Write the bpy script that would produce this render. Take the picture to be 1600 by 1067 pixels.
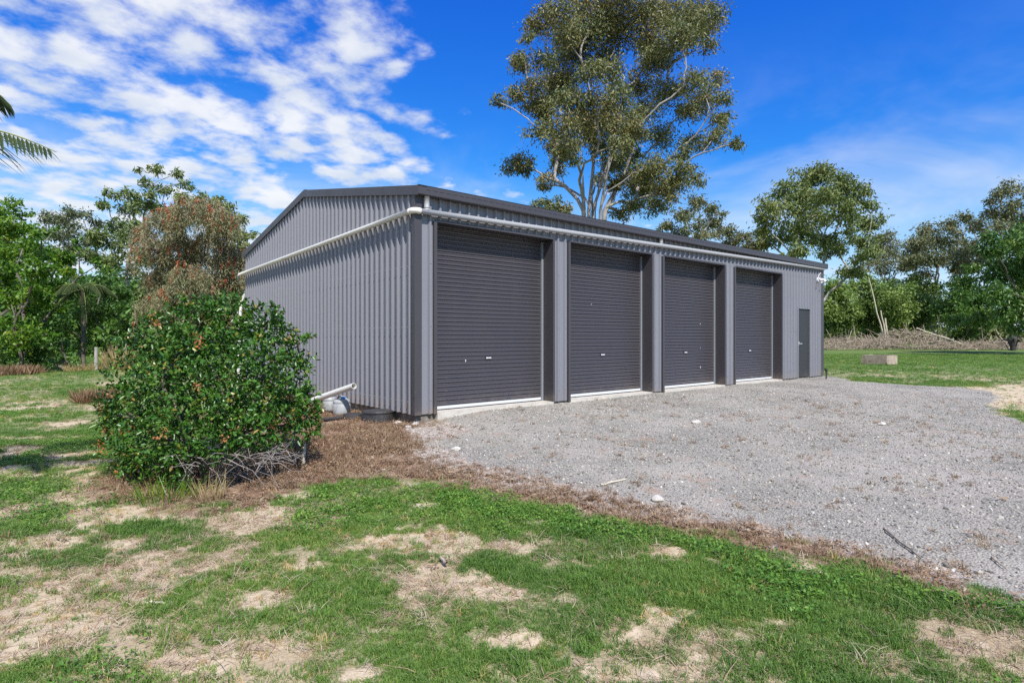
import bpy, math, random
import numpy as np
from mathutils import Vector, Matrix

rad = math.radians
for o in list(bpy.data.objects):
    bpy.data.objects.remove(o)
SC = bpy.context.scene
COL = SC.collection

# ------------------------------------------------------------------ camera, world, sun, exposure
CAM = np.array((-4.676, -7.952, 1.21))          # the shed's front left corner is the origin
RT = np.array((0.7673, -0.6413)); FW = np.array((0.6413, 0.7673))
FPX, HZ = 906.0, 528.0                           # focal length and horizon in photo pixels

cd = bpy.data.cameras.new('camera'); cam = bpy.data.objects.new('camera', cd); COL.objects.link(cam)
cam.location = CAM; cam.rotation_euler = (rad(90), 0, -math.atan2(FW[0], FW[1]))
cd.sensor_width = 36; cd.lens = 36 * FPX / 1600; cd.shift_y = -5.5 / 1600
cd.clip_start = 0.05; cd.clip_end = 3000
SC.camera = cam

SUN_EL, SUN_AZ = rad(50.5), rad(20)              # azimuth from the front wall's normal towards the gable end
sdir = Vector((-math.sin(SUN_AZ) * math.cos(SUN_EL), -math.cos(SUN_AZ) * math.cos(SUN_EL), math.sin(SUN_EL)))
sl = bpy.data.lights.new('sun', 'SUN'); sun = bpy.data.objects.new('sun', sl); COL.objects.link(sun)
sl.energy = 5.0; sl.angle = rad(0.53); sl.color = (1.0, 0.955, 0.89)
sun.rotation_euler = sdir.to_track_quat('Z', 'Y').to_euler(); sun.location = (0, 0, 40)

SC.view_settings.view_transform = 'Standard'; SC.view_settings.look = 'None'
SC.view_settings.exposure = 0.28; SC.view_settings.gamma = 1.0
SC.view_settings.use_curve_mapping = False
SC.render.engine = 'CYCLES'
SC.cycles.use_adaptive_sampling = True; SC.cycles.adaptive_threshold = 0.015
SC.cycles.use_denoising = False
SC.cycles.max_bounces = 6; SC.cycles.diffuse_bounces = 3; SC.cycles.glossy_bounces = 2
SC.cycles.transmission_bounces = 4; SC.cycles.sample_clamp_indirect = 4


class NT:
    """small helper round a node tree"""
    def __init__(s, tree): s.t = tree; s.n = tree.nodes; s.l = tree.links
    def new(s, typ, **kw):
        nd = s.n.new(typ)
        for k, v in kw.items():
            setattr(nd, k, v)
        return nd
    def put(s, sock, v):
        if isinstance(v, bpy.types.NodeSocket): s.l.new(v, sock)
        elif v is not None: sock.default_value = v
    def math(s, op, a, b=None, c=None, clamp=False):
        nd = s.new('ShaderNodeMath', operation=op, use_clamp=clamp)
        s.put(nd.inputs[0], a); s.put(nd.inputs[1], b); s.put(nd.inputs[2], c)
        return nd.outputs[0]
    def vmath(s, op, a, b=None):
        nd = s.new('ShaderNodeVectorMath', operation=op)
        s.put(nd.inputs[0], a); s.put(nd.inputs[1], b)
        return nd.outputs['Value'] if op == 'DOT_PRODUCT' else nd.outputs[0]
    def mix(s, f, a, b, blend='MIX'):
        nd = s.new('ShaderNodeMix', data_type='RGBA', blend_type=blend)
        s.put(nd.inputs[0], f)
        for i, v in ((6, a), (7, b)):
            s.put(nd.inputs[i], (*v, 1) if isinstance(v, tuple) and len(v) == 3 else v)
        return nd.outputs[2]
    def noise(s, vec, scale, detail=4, rough=0.55, dist=0.0, out=0):
        nd = s.new('ShaderNodeTexNoise'); s.put(nd.inputs['Vector'], vec)
        nd.inputs['Scale'].default_value = scale; nd.inputs['Detail'].default_value = detail
        nd.inputs['Roughness'].default_value = rough; nd.inputs['Distortion'].default_value = dist
        return nd.outputs[out]
    def voro(s, vec, scale, feature='F1', rnd=1.0):
        nd = s.new('ShaderNodeTexVoronoi', feature=feature); s.put(nd.inputs['Vector'], vec)
        nd.inputs['Scale'].default_value = scale; nd.inputs['Randomness'].default_value = rnd
        return nd
    def ramp(s, f, stops, interp='LINEAR'):
        nd = s.new('ShaderNodeValToRGB'); s.put(nd.inputs[0], f); cr = nd.color_ramp; cr.interpolation = interp
        while len(cr.elements) < len(stops): cr.elements.new(0.5)
        for e, (p, c) in zip(cr.elements, stops):
            e.position = p; e.color = (*c, 1) if len(c) == 3 else c
        return nd.outputs[0]
    def smooth(s, v, a, b, lo=0.0, hi=1.0):
        nd = s.new('ShaderNodeMapRange', interpolation_type='SMOOTHSTEP'); s.put(nd.inputs[0], v)
        for i, x in ((1, a), (2, b), (3, lo), (4, hi)): s.put(nd.inputs[i], x)
        return nd.outputs[0]
    def attr(s, name, kind='GEOMETRY', out='Fac'):
        nd = s.new('ShaderNodeAttribute', attribute_name=name, attribute_type=kind)
        return nd.outputs[out]
    def bump(s, h, strength, dist):
        nd = s.new('ShaderNodeBump'); s.put(nd.inputs['Height'], h)
        nd.inputs['Strength'].default_value = strength; nd.inputs['Distance'].default_value = dist
        return nd.outputs[0]


# world: Nishita sky with broken altocumulus towards the left and thin veils low down
wd = bpy.data.worlds.new('World'); SC.world = wd; wd.use_nodes = True
w = NT(wd.node_tree); w.n.clear()
sky = w.new('ShaderNodeTexSky', sky_type='NISHITA', sun_disc=False)
sky.sun_elevation = SUN_EL; sky.sun_rotation = math.atan2(sdir.x, sdir.y)
sky.air_density = 1.0; sky.dust_density = 0.35; sky.ozone_density = 3.0; sky.altitude = 50
tc = w.new('ShaderNodeTexCoord').outputs['Generated']
sep = w.new('ShaderNodeSeparateXYZ'); w.put(sep.inputs[0], tc)
zz = w.math('MAXIMUM', sep.outputs[2], 0.0)
den = w.math('ADD', zz, 0.16)
comb = w.new('ShaderNodeCombineXYZ')
w.put(comb.inputs[0], w.math('DIVIDE', sep.outputs[0], den)); w.put(comb.inputs[1], w.math('DIVIDE', sep.outputs[1], den))
mp = w.new('ShaderNodeMapping'); w.put(mp.inputs[0], comb.outputs[0])
mp.inputs['Rotation'].default_value = (0, 0, rad(-30)); mp.inputs['Scale'].default_value = (1.25, 1.25, 1.0)
u = mp.outputs[0]
left = w.vmath('DOT_PRODUCT', tc, (-RT[0], -RT[1], 0.0))
big = w.noise(u, 0.55, 2, 0.5)
cov = w.math('ADD', w.smooth(left, -0.10, 0.34), w.math('MULTIPLY', w.math('SUBTRACT', big, 0.5), 0.7))
low = w.smooth(zz, 0.34, 0.10)
cov = w.math('ADD', cov, w.math('MULTIPLY', low, w.smooth(left, -0.75, 0.5, 0.10, 0.70)))
det = w.noise(u, 3.0, 6, 0.55, 0.1)
det2 = w.noise(u, 8.5, 6, 0.6, 0.15)
cells = w.new('ShaderNodeTexVoronoi', feature='SMOOTH_F1'); cells.inputs['Scale'].default_value = 6.6; cells.inputs['Smoothness'].default_value = 0.6
wv = w.new('ShaderNodeTexNoise'); w.put(wv.inputs['Vector'], u); wv.inputs['Scale'].default_value = 3.4; wv.inputs['Detail'].default_value = 3
w.put(cells.inputs['Vector'], w.vmath('ADD', u, w.vmath('MULTIPLY', wv.outputs['Color'], (0.26, 0.26, 0.0))))
det = w.math('ADD', w.math('MULTIPLY', det, 0.50), w.math('MULTIPLY', det2, 0.50))
det = w.math('ADD', det, w.math('MULTIPLY', w.math('SUBTRACT', 0.40, cells.outputs['Distance']), 0.36))
thr = w.smooth(cov, -0.1, 1.0, 0.74, 0.355)
cl = w.smooth(w.math('SUBTRACT', det, thr), -0.05, 0.24)
veil = w.math('MULTIPLY', w.smooth(w.noise(u, 0.9, 5, 0.6, 0.6), 0.42, 0.72), w.smooth(zz, 0.46, 0.08, 0.0, 0.55))
cl = w.math('MAXIMUM', w.math('MULTIPLY', cl, 0.93), veil)
sp_ = w.new('ShaderNodeSeparateColor'); w.put(sp_.inputs[0], sky.outputs[0]); cb_ = w.new('ShaderNodeCombineColor')
for i_, (e_, a_) in enumerate(((2.1, 1.7), (1.40, 1.70), (0.62, 1.45))):      # deep polarised blue
    w.put(cb_.inputs[i_], w.math('MULTIPLY', w.math('POWER', w.math('MULTIPLY', sp_.outputs[i_], 0.1), e_), a_ * 11.0))
skyc = cb_.outputs[0]
shade = w.smooth(w.noise(u, 3.1, 4, 0.5), 0.35, 0.7)
cloudc = w.mix(shade, (7.6, 8.3, 9.4), (10.2, 10.3, 10.5))
skyc = w.mix(w.smooth(zz, 0.30, 0.0, 0.0, 0.85), skyc, (6.6, 8.4, 10.6))
bg = w.new('ShaderNodeBackground'); w.put(bg.inputs[0], w.mix(cl, skyc, cloudc)); bg.inputs[1].default_value = 0.078
wo = w.new('ShaderNodeOutputWorld'); w.l.new(bg.outputs[0], wo.inputs[0])

# ------------------------------------------------------------------ helpers
def tag(o, label=None, cat=None, group=None, kind=None):
    for k, v in (('label', label), ('category', cat), ('group', group), ('kind', kind)):
        if v: o[k] = v
    return o
def empty(name, loc, label, cat, group=None):
    o = bpy.data.objects.new(name, None); COL.objects.link(o); o.location = loc; o.empty_display_size = 0.2
    return tag(o, label, cat, group)
def link(name, me, mat, parent=None):
    o = bpy.data.objects.new(name, me); COL.objects.link(o)
    if mat is not None and not me.materials: me.materials.append(mat)
    o.parent = parent
    return o
def mesh_np(name, V, Fs, attrs=None, smooth=False):
    """V (N,3); Fs list of (M,k) index arrays"""
    V = np.asarray(V, dtype=np.float32).reshape(-1, 3)
    me = bpy.data.meshes.new(name); me.vertices.add(len(V)); me.vertices.foreach_set('co', V.ravel())
    Fs = [np.asarray(f, dtype=np.int32) for f in Fs if len(f)]
    tot = sum(f.size for f in Fs); me.loops.add(tot)
    me.loops.foreach_set('vertex_index', np.concatenate([f.ravel() for f in Fs]))
    st = []; off = 0
    for f in Fs:
        st.append(off + np.arange(f.shape[0]) * f.shape[1]); off += f.size
    st = np.concatenate(st).astype(np.int32); me.polygons.add(len(st)); me.polygons.foreach_set('loop_start', st)
    if smooth: me.polygons.foreach_set('use_smooth', np.ones(len(st), dtype=bool))
    for k, a in (attrs or {}).items():
        at_ = me.attributes.new(k, 'FLOAT', 'POINT'); at_.data.foreach_set('value', np.asarray(a, dtype=np.float32))
    me.update(calc_edges=True); me.validate()
    return me
class MB:
    """collects shapes into one mesh"""
    def __init__(s): s.V = []; s.F4 = []; s.F3 = []; s.FN = []; s.n = 0
    def raw(s, V, F):
        for f in F:
            f = [i + s.n for i in f]
            (s.F4 if len(f) == 4 else s.F3 if len(f) == 3 else s.FN).append(f)
        s.V.extend([tuple(v) for v in V]); s.n += len(V); return s
    def box(s, x0, x1, y0, y1, z0, z1):
        V = [(x, y, z) for z in (z0, z1) for y in (y0, y1) for x in (x0, x1)]
        return s.raw(V, [(0, 2, 3, 1), (4, 5, 7, 6), (0, 1, 5, 4), (2, 6, 7, 3), (0, 4, 6, 2), (1, 3, 7, 5)])
    def obox(s, c, ax, ay, az):
        c, ax, ay, az = (np.array(q, float) for q in (c, ax, ay, az))
        V = [c + i * ax + j * ay + k * az for k in (-1, 1) for j in (-1, 1) for i in (-1, 1)]
        return s.raw(V, [(0, 2, 3, 1), (4, 5, 7, 6), (0, 1, 5, 4), (2, 6, 7, 3), (0, 4, 6, 2), (1, 3, 7, 5)])
    def sweep(s, prof, a, b):
        """prof: closed list of offsets (3d), extruded from point a to point b"""
        a, b = np.array(a, float), np.array(b, float); n = len(prof)
        V = [a + np.array(p) for p in prof] + [b + np.array(p) for p in prof]
        return s.raw(V, [(i, (i + 1) % n, n + (i + 1) % n, n + i) for i in range(n)] + [tuple(range(n))[::-1], tuple(range(n, 2 * n))])
    def tube(s, pts, rr, sides=8, caps=True):
        V, F = tube_arr(np.array(pts, float), np.broadcast_to(np.array(rr, float), (len(pts),)), sides)
        s.raw(V, F.tolist())
        if caps:
            m = len(pts); o = s.n - len(V)
            s.FN.append(list(range(o, o + sides))[::-1]); s.FN.append(list(range(o + (m - 1) * sides, o + m * sides)))
        return s
    def lathe(s, c, prof, sides=20):
        V = []; F = []
        for r, z in prof:
            for i in range(sides):
                a = 2 * math.pi * i / sides; V.append((c[0] + r * math.cos(a), c[1] + r * math.sin(a), c[2] + z))
        for j in range(len(prof) - 1):
            for i in range(sides):
                k = (i + 1) % sides; F.append((j * sides + i, j * sides + k, (j + 1) * sides + k, (j + 1) * sides + i))
        return s.raw(V, F)
    def build(s, name, mat, parent=None, smooth=False):
        me = bpy.data.meshes.new(name); me.from_pydata(s.V, [], s.F4 + s.F3 + s.FN)
        if smooth: me.polygons.foreach_set('use_smooth', np.ones(len(me.polygons), dtype=bool))
        me.update()
        return link(name, me, mat, parent)
def tube_arr(P, R, sides):
    n = len(P); T = np.gradient(P, axis=0); T /= np.linalg.norm(T, axis=1)[:, None] + 1e-9
    ref = np.array((0, 0, 1.0)) if abs(T[0][2]) < 0.85 else np.array((1.0, 0, 0))
    A = np.cross(T, ref); A /= np.linalg.norm(A, axis=1)[:, None] + 1e-9; B = np.cross(T, A)
    an = np.arange(sides) / sides * 2 * np.pi
    V = P[:, None] + R[:, None, None] * (np.cos(an)[None, :, None] * A[:, None] + np.sin(an)[None, :, None] * B[:, None])
    i = np.arange(n - 1)[:, None] * sides; j = np.arange(sides)[None]; k = (j + 1) % sides
    F = np.stack(np.broadcast_arrays(i + j, i + sides + j, i + sides + k, i + k), -1).reshape(-1, 4)
    return V.reshape(-1, 3), F

_rt = np.random.RandomState(5).rand(256, 256)
def vn(x, y, s=0):
    x = np.asarray(x, float) + s * 17.31; y = np.asarray(y, float) + s * 9.77
    xi = np.floor(x).astype(int); yi = np.floor(y).astype(int); fx = x - xi; fy = y - yi
    fx = fx * fx * (3 - 2 * fx); fy = fy * fy * (3 - 2 * fy)
    g = lambda a, b: _rt[a & 255, b & 255]
    return (g(xi, yi) * (1 - fx) + g(xi + 1, yi) * fx) * (1 - fy) + (g(xi, yi + 1) * (1 - fx) + g(xi + 1, yi + 1) * fx) * fy
def fbm(x, y, o=4, s=0):
    t = 0; a = 0.5; n = 0
    for i in range(o):
        t = t + a * vn(x * 2 ** i, y * 2 ** i, s + i * 3); n += a; a *= 0.5
    return t / n
def sst(v, a, b):
    t = np.clip((v - a) / (b - a), 0, 1); return t * t * (3 - 2 * t)
def camxy(x, y):
    dx = np.asarray(x) - CAM[0]; dy = np.asarray(y) - CAM[1]
    return dx * RT[0] + dy * RT[1], dx * FW[0] + dy * FW[1]
def wxy(lat, dep):
    lat = np.asarray(lat, float); dep = np.asarray(dep, float)
    return CAM[0] + lat * RT[0] + dep * FW[0], CAM[1] + lat * RT[1] + dep * FW[1]

def ground_z(x, y):
    """height of the land: a raised gravel pad in front of the shed, lawn falling away"""
    x = np.asarray(x, float); y = np.asarray(y, float); lat, dep = camxy(x, y)
    lawn = -0.25 + 0.006 * np.maximum(dep - 22, 0) * sst(lat, -4, 12) - 0.001 * np.maximum(dep - 40, 0)
    padx = sst(x, -1.3, 1.5) * sst(x, 30, 18)
    pad = padx * sst(y, -6.5, -0.4) * 0.225 + 0.0
    back = sst(y, 0, 0.3)
    side = sst(x, -3.5, -0.4) * sst(y, -3.5, -0.2) * 0.10
    z = lawn + np.maximum(pad * (1 - back) + back * padx * 0.2 * sst(y, 14, 9), side)
    return z + (fbm(x * 0.7, y * 0.7, 3, 4) - 0.5) * 0.05 * sst(np.abs(y + 2.6), 1.2, 2.2) + (fbm(x * 5, y * 5, 2, 9) - 0.5) * 0.012
def at(px, py, it=8):
    """ground point that photo pixel shows"""
    z = -0.2
    for _ in range(it):
        dep = FPX * (CAM[2] - z) / max(py - HZ, 1.0); x, y = wxy((px - 800) / FPX * dep, dep); z = float(ground_z(x, y))
    return np.array((float(x), float(y), z))
def wp(px, py, dep):
    x, y = wxy((px - 800) / FPX * dep, dep)
    return np.array((float(x), float(y), CAM[2] + (HZ - py) / FPX * dep))

# ------------------------------------------------------------------ materials
def material(name):
    m = bpy.data.materials.new(name); m.use_nodes = True; n = NT(m.node_tree)
    b = n.n['Principled BSDF']
    return m, n, b
def obj_co(n): return n.new('ShaderNodeTexCoord').outputs['Object']
def geo_pos(n): return n.new('ShaderNodeNewGeometry').outputs['Position']

def painted(name, col, rough=0.45, dirt=0.10, spec=0.5, splash=0.0, dirtcol=(0.30, 0.22, 0.15)):
    m, n, b = material(name); p = geo_pos(n)
    mp = n.new('ShaderNodeMapping'); n.put(mp.inputs[0], p); mp.inputs['Scale'].default_value = (1, 1, 0.25)
    a = n.noise(mp.outputs[0], 2.3, 6, 0.6); f = n.noise(p, 60, 3, 0.6)
    c = n.mix(n.math('MULTIPLY', n.smooth(a, 0.3, 0.75), dirt), col, tuple(x * 0.72 + 0.02 for x in col))
    if splash:
        sp = n.new('ShaderNodeSeparateXYZ'); n.put(sp.inputs[0], p)
        k = n.math('MULTIPLY', n.smooth(sp.outputs[2], 0.75, -0.02), n.smooth(n.noise(p, 26, 5, 0.75), 0.60, 0.66))
        k2 = n.math('MULTIPLY', n.smooth(sp.outputs[2], 0.30, -0.04), n.smooth(n.noise(p, 5, 5, 0.7), 0.38, 0.7))
        c = n.mix(n.math('MULTIPLY', n.math('MAXIMUM', k, k2), splash), c, dirtcol)
    n.put(b.inputs['Base Color'], c)
    n.put(b.inputs['Roughness'], n.smooth(a, 0.2, 0.8, rough - 0.06, rough + 0.10))
    b.inputs['Specular IOR Level'].default_value = spec
    n.put(b.inputs['Normal'], n.bump(a, 0.25, 0.012))
    return m
M_SHEET = painted('sheet_paint', (0.208, 0.209, 0.234), 0.42, 0.35, 0.45, 0.55)
M_DARK = painted('flashing_paint', (0.056, 0.051, 0.056), 0.42, 0.4, 0.45, 0.35)
M_DOOR = painted('roller_paint', (0.066, 0.060, 0.066), 0.36, 0.7, 0.5, 0.35)
M_PADOOR = painted('door_paint', (0.032, 0.032, 0.034), 0.5, 0.3, 0.4, 0.2)
M_PVC = painted('pvc', (0.72, 0.70, 0.64), 0.4, 0.35, 0.5)
M_PVCG = painted('pvc_grey', (0.36, 0.36, 0.36), 0.45, 0.35, 0.45)
M_ALU = painted('aluminium', (0.62, 0.62, 0.62), 0.4, 0.4, 0.5)
M_WHITE = painted('white_plastic', (0.80, 0.80, 0.80), 0.4, 0.3)
M_BLACK = painted('black_plastic', (0.022, 0.022, 0.025), 0.5, 0.3, 0.5, 0.25, (0.16, 0.13, 0.10))
M_DRUM = painted('drum_plastic', (0.40, 0.42, 0.43), 0.4, 0.9, 0.5, 0.55, (0.16, 0.13, 0.10))
M_BLUE = painted('blue_cap', (0.05, 0.25, 0.62), 0.4, 0.2)
M_GAL = painted('zinc', (0.22, 0.23, 0.25), 0.42, 0.4, 0.5)

def stony(name, c1, c2, scale, rough=0.9, bmp=0.5, dist=0.01, c3=None):
    m, n, b = material(name); p = geo_pos(n)
    a = n.noise(p, scale, 7, 0.65); d = n.noise(p, scale * 6, 4, 0.6)
    c = n.mix(n.smooth(a, 0.3, 0.7), c1, c2)
    if c3: c = n.mix(n.smooth(n.noise(p, scale * 0.6, 5, 0.7), 0.52, 0.66), c, c3)
    n.put(b.inputs['Base Color'], c); b.inputs['Roughness'].default_value = rough
    n.put(b.inputs['Normal'], n.bump(n.math('ADD', a, n.math('MULTIPLY', d, 0.4)), bmp, dist))
    return m
M_CONC = stony('concrete', (0.44, 0.40, 0.34), (0.58, 0.54, 0.47), 6)
M_SLAB = stony('slab_edge', (0.10, 0.085, 0.07), (0.20, 0.17, 0.14), 7, c3=(0.30, 0.27, 0.22))
M_TROUGH = stony('trough_concrete', (0.34, 0.25, 0.19), (0.46, 0.37, 0.29), 4, c3=(0.18, 0.13, 0.10))
M_ROCK = stony('white_rock', (0.40, 0.36, 0.31), (0.60, 0.56, 0.51), 14)
M_BARK = stony('gum_bark', (0.22, 0.195, 0.175), (0.40, 0.37, 0.34), 2.2, c3=(0.16, 0.13, 0.11))
M_BARKD = stony('dark_bark', (0.09, 0.07, 0.055), (0.19, 0.16, 0.13), 3)
M_TWIG = stony('dead_wood', (0.27, 0.205, 0.15), (0.47, 0.39, 0.31), 5)
M_TWIGP = stony('pale_dead_wood', (0.46, 0.40, 0.29), (0.60, 0.54, 0.42), 5)
M_CHAR = stony('charred_wood', (0.02, 0.018, 0.016), (0.07, 0.06, 0.055), 4)
M_POST = stony('weathered_post', (0.26, 0.24, 0.22), (0.42, 0.40, 0.37), 6)

def leafmat(name, stops, rough=0.55, trans=0.25, spec=0.35, attr='tint', inst=False, tcol=1.25):
    m, n, b = material(name)
    t = n.attr(attr, 'INSTANCER' if inst else 'GEOMETRY')
    c = n.ramp(t, stops)
    n.put(b.inputs['Base Color'], c); b.inputs['Roughness'].default_value = rough
    b.inputs['Specular IOR Level'].default_value = spec
    tr = n.new('ShaderNodeBsdfTranslucent'); n.put(tr.inputs[0], n.mix(1.0, c, (tcol, tcol * 1.05, tcol * 0.55), 'MULTIPLY'))
    ms = n.new('ShaderNodeMixShader'); ms.inputs[0].default_value = trans
    n.l.new(b.outputs[0], ms.inputs[1]); n.l.new(tr.outputs[0], ms.inputs[2])
    n.l.new(ms.outputs[0], n.n['Material Output'].inputs['Surface'])
    return m
L_GUM = leafmat('gum_leaf', [(0, (0.076, 0.106, 0.041)), (0.45, (0.149, 0.172, 0.062)), (0.75, (0.212, 0.190, 0.070)), (1, (0.295, 0.218, 0.088))], 0.45, 0.18)
L_GUM2 = leafmat('far_gum_leaf', [(0, (0.083, 0.107, 0.053)), (0.5, (0.156, 0.173, 0.079)), (1, (0.257, 0.226, 0.107))], 0.5, 0.18)
L_GUM3 = leafmat('green_gum_leaf', [(0, (0.082, 0.123, 0.040)), (0.5, (0.160, 0.209, 0.061)), (1, (0.256, 0.258, 0.084))], 0.5, 0.2)
L_BUSH = leafmat('bush_leaf', [(0, (0.021, 0.062, 0.009)), (0.5, (0.047, 0.134, 0.015)), (0.86, (0.093, 0.196, 0.021)), (0.95, (0.234, 0.210, 0.034)), (1, (0.292, 0.181, 0.046))], 0.34, 0.06, 0.42)
L_LIME = leafmat('lime_leaf', [(0, (0.048, 0.111, 0.015)), (0.5, (0.100, 0.217, 0.021)), (0.85, (0.196, 0.285, 0.025)), (1, (0.360, 0.339, 0.042))], 0.4, 0.35)
L_DEEP = leafmat('deep_green_leaf', [(0, (0.043, 0.103, 0.023)), (0.6, (0.091, 0.185, 0.034)), (1, (0.185, 0.259, 0.052))], 0.4, 0.25)
L_HEDGE = leafmat('hedge_leaf', [(0, (0.083, 0.146, 0.043)), (0.5, (0.169, 0.257, 0.064)), (1, (0.284, 0.352, 0.093))], 0.5, 0.25)
L_WEEP = leafmat('weeping_leaf', [(0, (0.132, 0.143, 0.068)), (0.5, (0.251, 0.239, 0.129)), (1, (0.409, 0.340, 0.200))], 0.6, 0.25)
L_RED = leafmat('red_flower', [(0, (0.450, 0.062, 0.031)), (1, (0.625, 0.193, 0.075))], 0.6, 0.3)
L_ORANGE = leafmat('orange_flower', [(0, (0.55, 0.18, 0.06)), (0.7, (0.62, 0.28, 0.14)), (1, (0.75, 0.60, 0.38))], 0.6, 0.3)
L_PALM = leafmat('palm_leaf', [(0, (0.022, 0.041, 0.009)), (1, (0.043, 0.065, 0.015))], 0.65, 0.12, 0.2)
L_STRAW = leafmat('straw', [(0, (0.32, 0.24, 0.11)), (1, (0.50, 0.40, 0.20))], 0.7, 0.3)
L_BROWN = leafmat('dry_weed', [(0, (0.135, 0.075, 0.042)), (0.6, (0.27, 0.165, 0.095)), (1, (0.42, 0.30, 0.19))], 0.8, 0.2)
G_LAWN = leafmat('grass_blade', [(0, (0.062, 0.130, 0.025)), (0.45, (0.115, 0.220, 0.039)), (0.8, (0.204, 0.305, 0.054)), (0.9, (0.367, 0.315, 0.098)), (1, (0.598, 0.406, 0.177))], 0.5, 0.3, inst=True)
G_CLOVER = leafmat('clover_leaf', [(0, (0.071, 0.162, 0.025)), (0.6, (0.128, 0.270, 0.037)), (1, (0.227, 0.346, 0.053))], 0.5, 0.3, inst=True)
G_BROWN = leafmat('litter_leaf', [(0, (0.115, 0.066, 0.040)), (0.55, (0.245, 0.150, 0.090)), (0.85, (0.37, 0.26, 0.165)), (1, (0.52, 0.43, 0.33))], 0.85, 0.15, inst=True)
def stone_mat():
    m, n, b = material('gravel_stone')
    c = n.ramp(n.attr('tint', 'INSTANCER'), [(0, (0.11, 0.103, 0.088)), (0.35, (0.27, 0.252, 0.215)), (0.75, (0.43, 0.40, 0.34)), (0.9, (0.46, 0.39, 0.32)), (1, (0.72, 0.69, 0.65))])
    n.put(b.inputs['Base Color'], c); b.inputs['Roughness'].default_value = 0.85
    return m
M_STONE = stone_mat()
# ------------------------------------------------------------------ ground
def px_poly(pts): return np.array([at(*p)[:2] for p in pts])
def inside(poly, x, y):
    r = np.zeros(np.shape(x), bool); j = len(poly) - 1
    for i in range(len(poly)):
        xi, yi = poly[i]; xj, yj = poly[j]
        c = ((yi > y) != (yj > y)) & (x < (xj - xi) * (y - yi) / (yj - yi + 1e-12) + xi)
        r ^= c; j = i
    return r
def dist_poly(poly, x, y):
    d = np.full(np.shape(x), 1e9)
    for i in range(len(poly)):
        a = poly[i - 1]; b = poly[i]; ab = b - a
        t = np.clip(((x - a[0]) * ab[0] + (y - a[1]) * ab[1]) / (ab @ ab + 1e-12), 0, 1)
        d = np.minimum(d, np.hypot(x - a[0] - t * ab[0], y - a[1] - t * ab[1]))
    return np.where(inside(poly, x, y), d, -d)
GRAVEL = np.vstack([px_poly([(632, 668), (640, 712), (705, 742), (800, 768), (900, 785), (1000, 806), (1100, 824), (1200, 842), (1300, 864), (1400, 885), (1500, 908), (1600, 935), (1750, 985)]),
                    np.array([(12, -14), (40, -14), (40, -2.5)]),
                    px_poly([(1620, 668), (1560, 644), (1540, 632), (1560, 612), (1500, 605), (1400, 600), (1330, 596)]), np.array([(15.3, 0.4), (0.2, 0.4)])])
LITTER = px_poly([(640, 655), (560, 660), (500, 690), (430, 735), (330, 790), (250, 775), (230, 800), (340, 812), (440, 785), (540, 752), (640, 752), (720, 772), (850, 795), (1000, 820), (1100, 840), (1200, 860),
                  (1300, 885), (1420, 905), (1500, 925), (1500, 895), (1400, 868), (1300, 845), (1200, 822), (1100, 800), (1000, 780), (900, 760), (800, 740), (720, 715), (660, 690)])
TAN = px_poly([(1480, 606), (1600, 600), (1700, 604), (1700, 640), (1600, 648), (1540, 634), (1500, 622)])
PATCH = [(60, 850, 95, 26), (190, 846, 60, 16), (20, 895, 60, 14), (420, 940, 55, 18), (465, 885, 55, 10), (585, 985, 35, 16), (440, 1012, 80, 18), (300, 1035, 120, 24), (150, 1005, 90, 18), (90, 945, 70, 12),
         (205, 935, 60, 12), (770, 924, 55, 17), (800, 1005, 70, 18), (900, 1030, 60, 15), (1240, 975, 50, 8), (1020, 948, 16, 7), (1530, 1015, 50, 22), (1590, 1050, 40, 16), (40, 700, 50, 7), (100, 662, 40, 4), (60, 684, 60, 5),
         (90, 628, 18, 4), (30, 745, 40, 5), (560, 738, 36, 12), (670, 790, 30, 6), (1180, 890, 30, 7), (1130, 770, 20, 5), (560, 1050, 60, 20), (20, 640, 25, 3), (340, 870, 40, 8), (250, 880, 40, 9), (130, 905, 50, 9), (1000, 1055, 60, 14)]
PW = []
for (px, py, rx, ry) in PATCH:
    c = at(px, py); lat, dep = camxy(c[0], c[1]); PW.append((float(lat), float(dep), rx / FPX * float(dep), ry * float(dep) ** 2 / (FPX * 1.46)))
BUSHC = at(338, 742)
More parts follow.
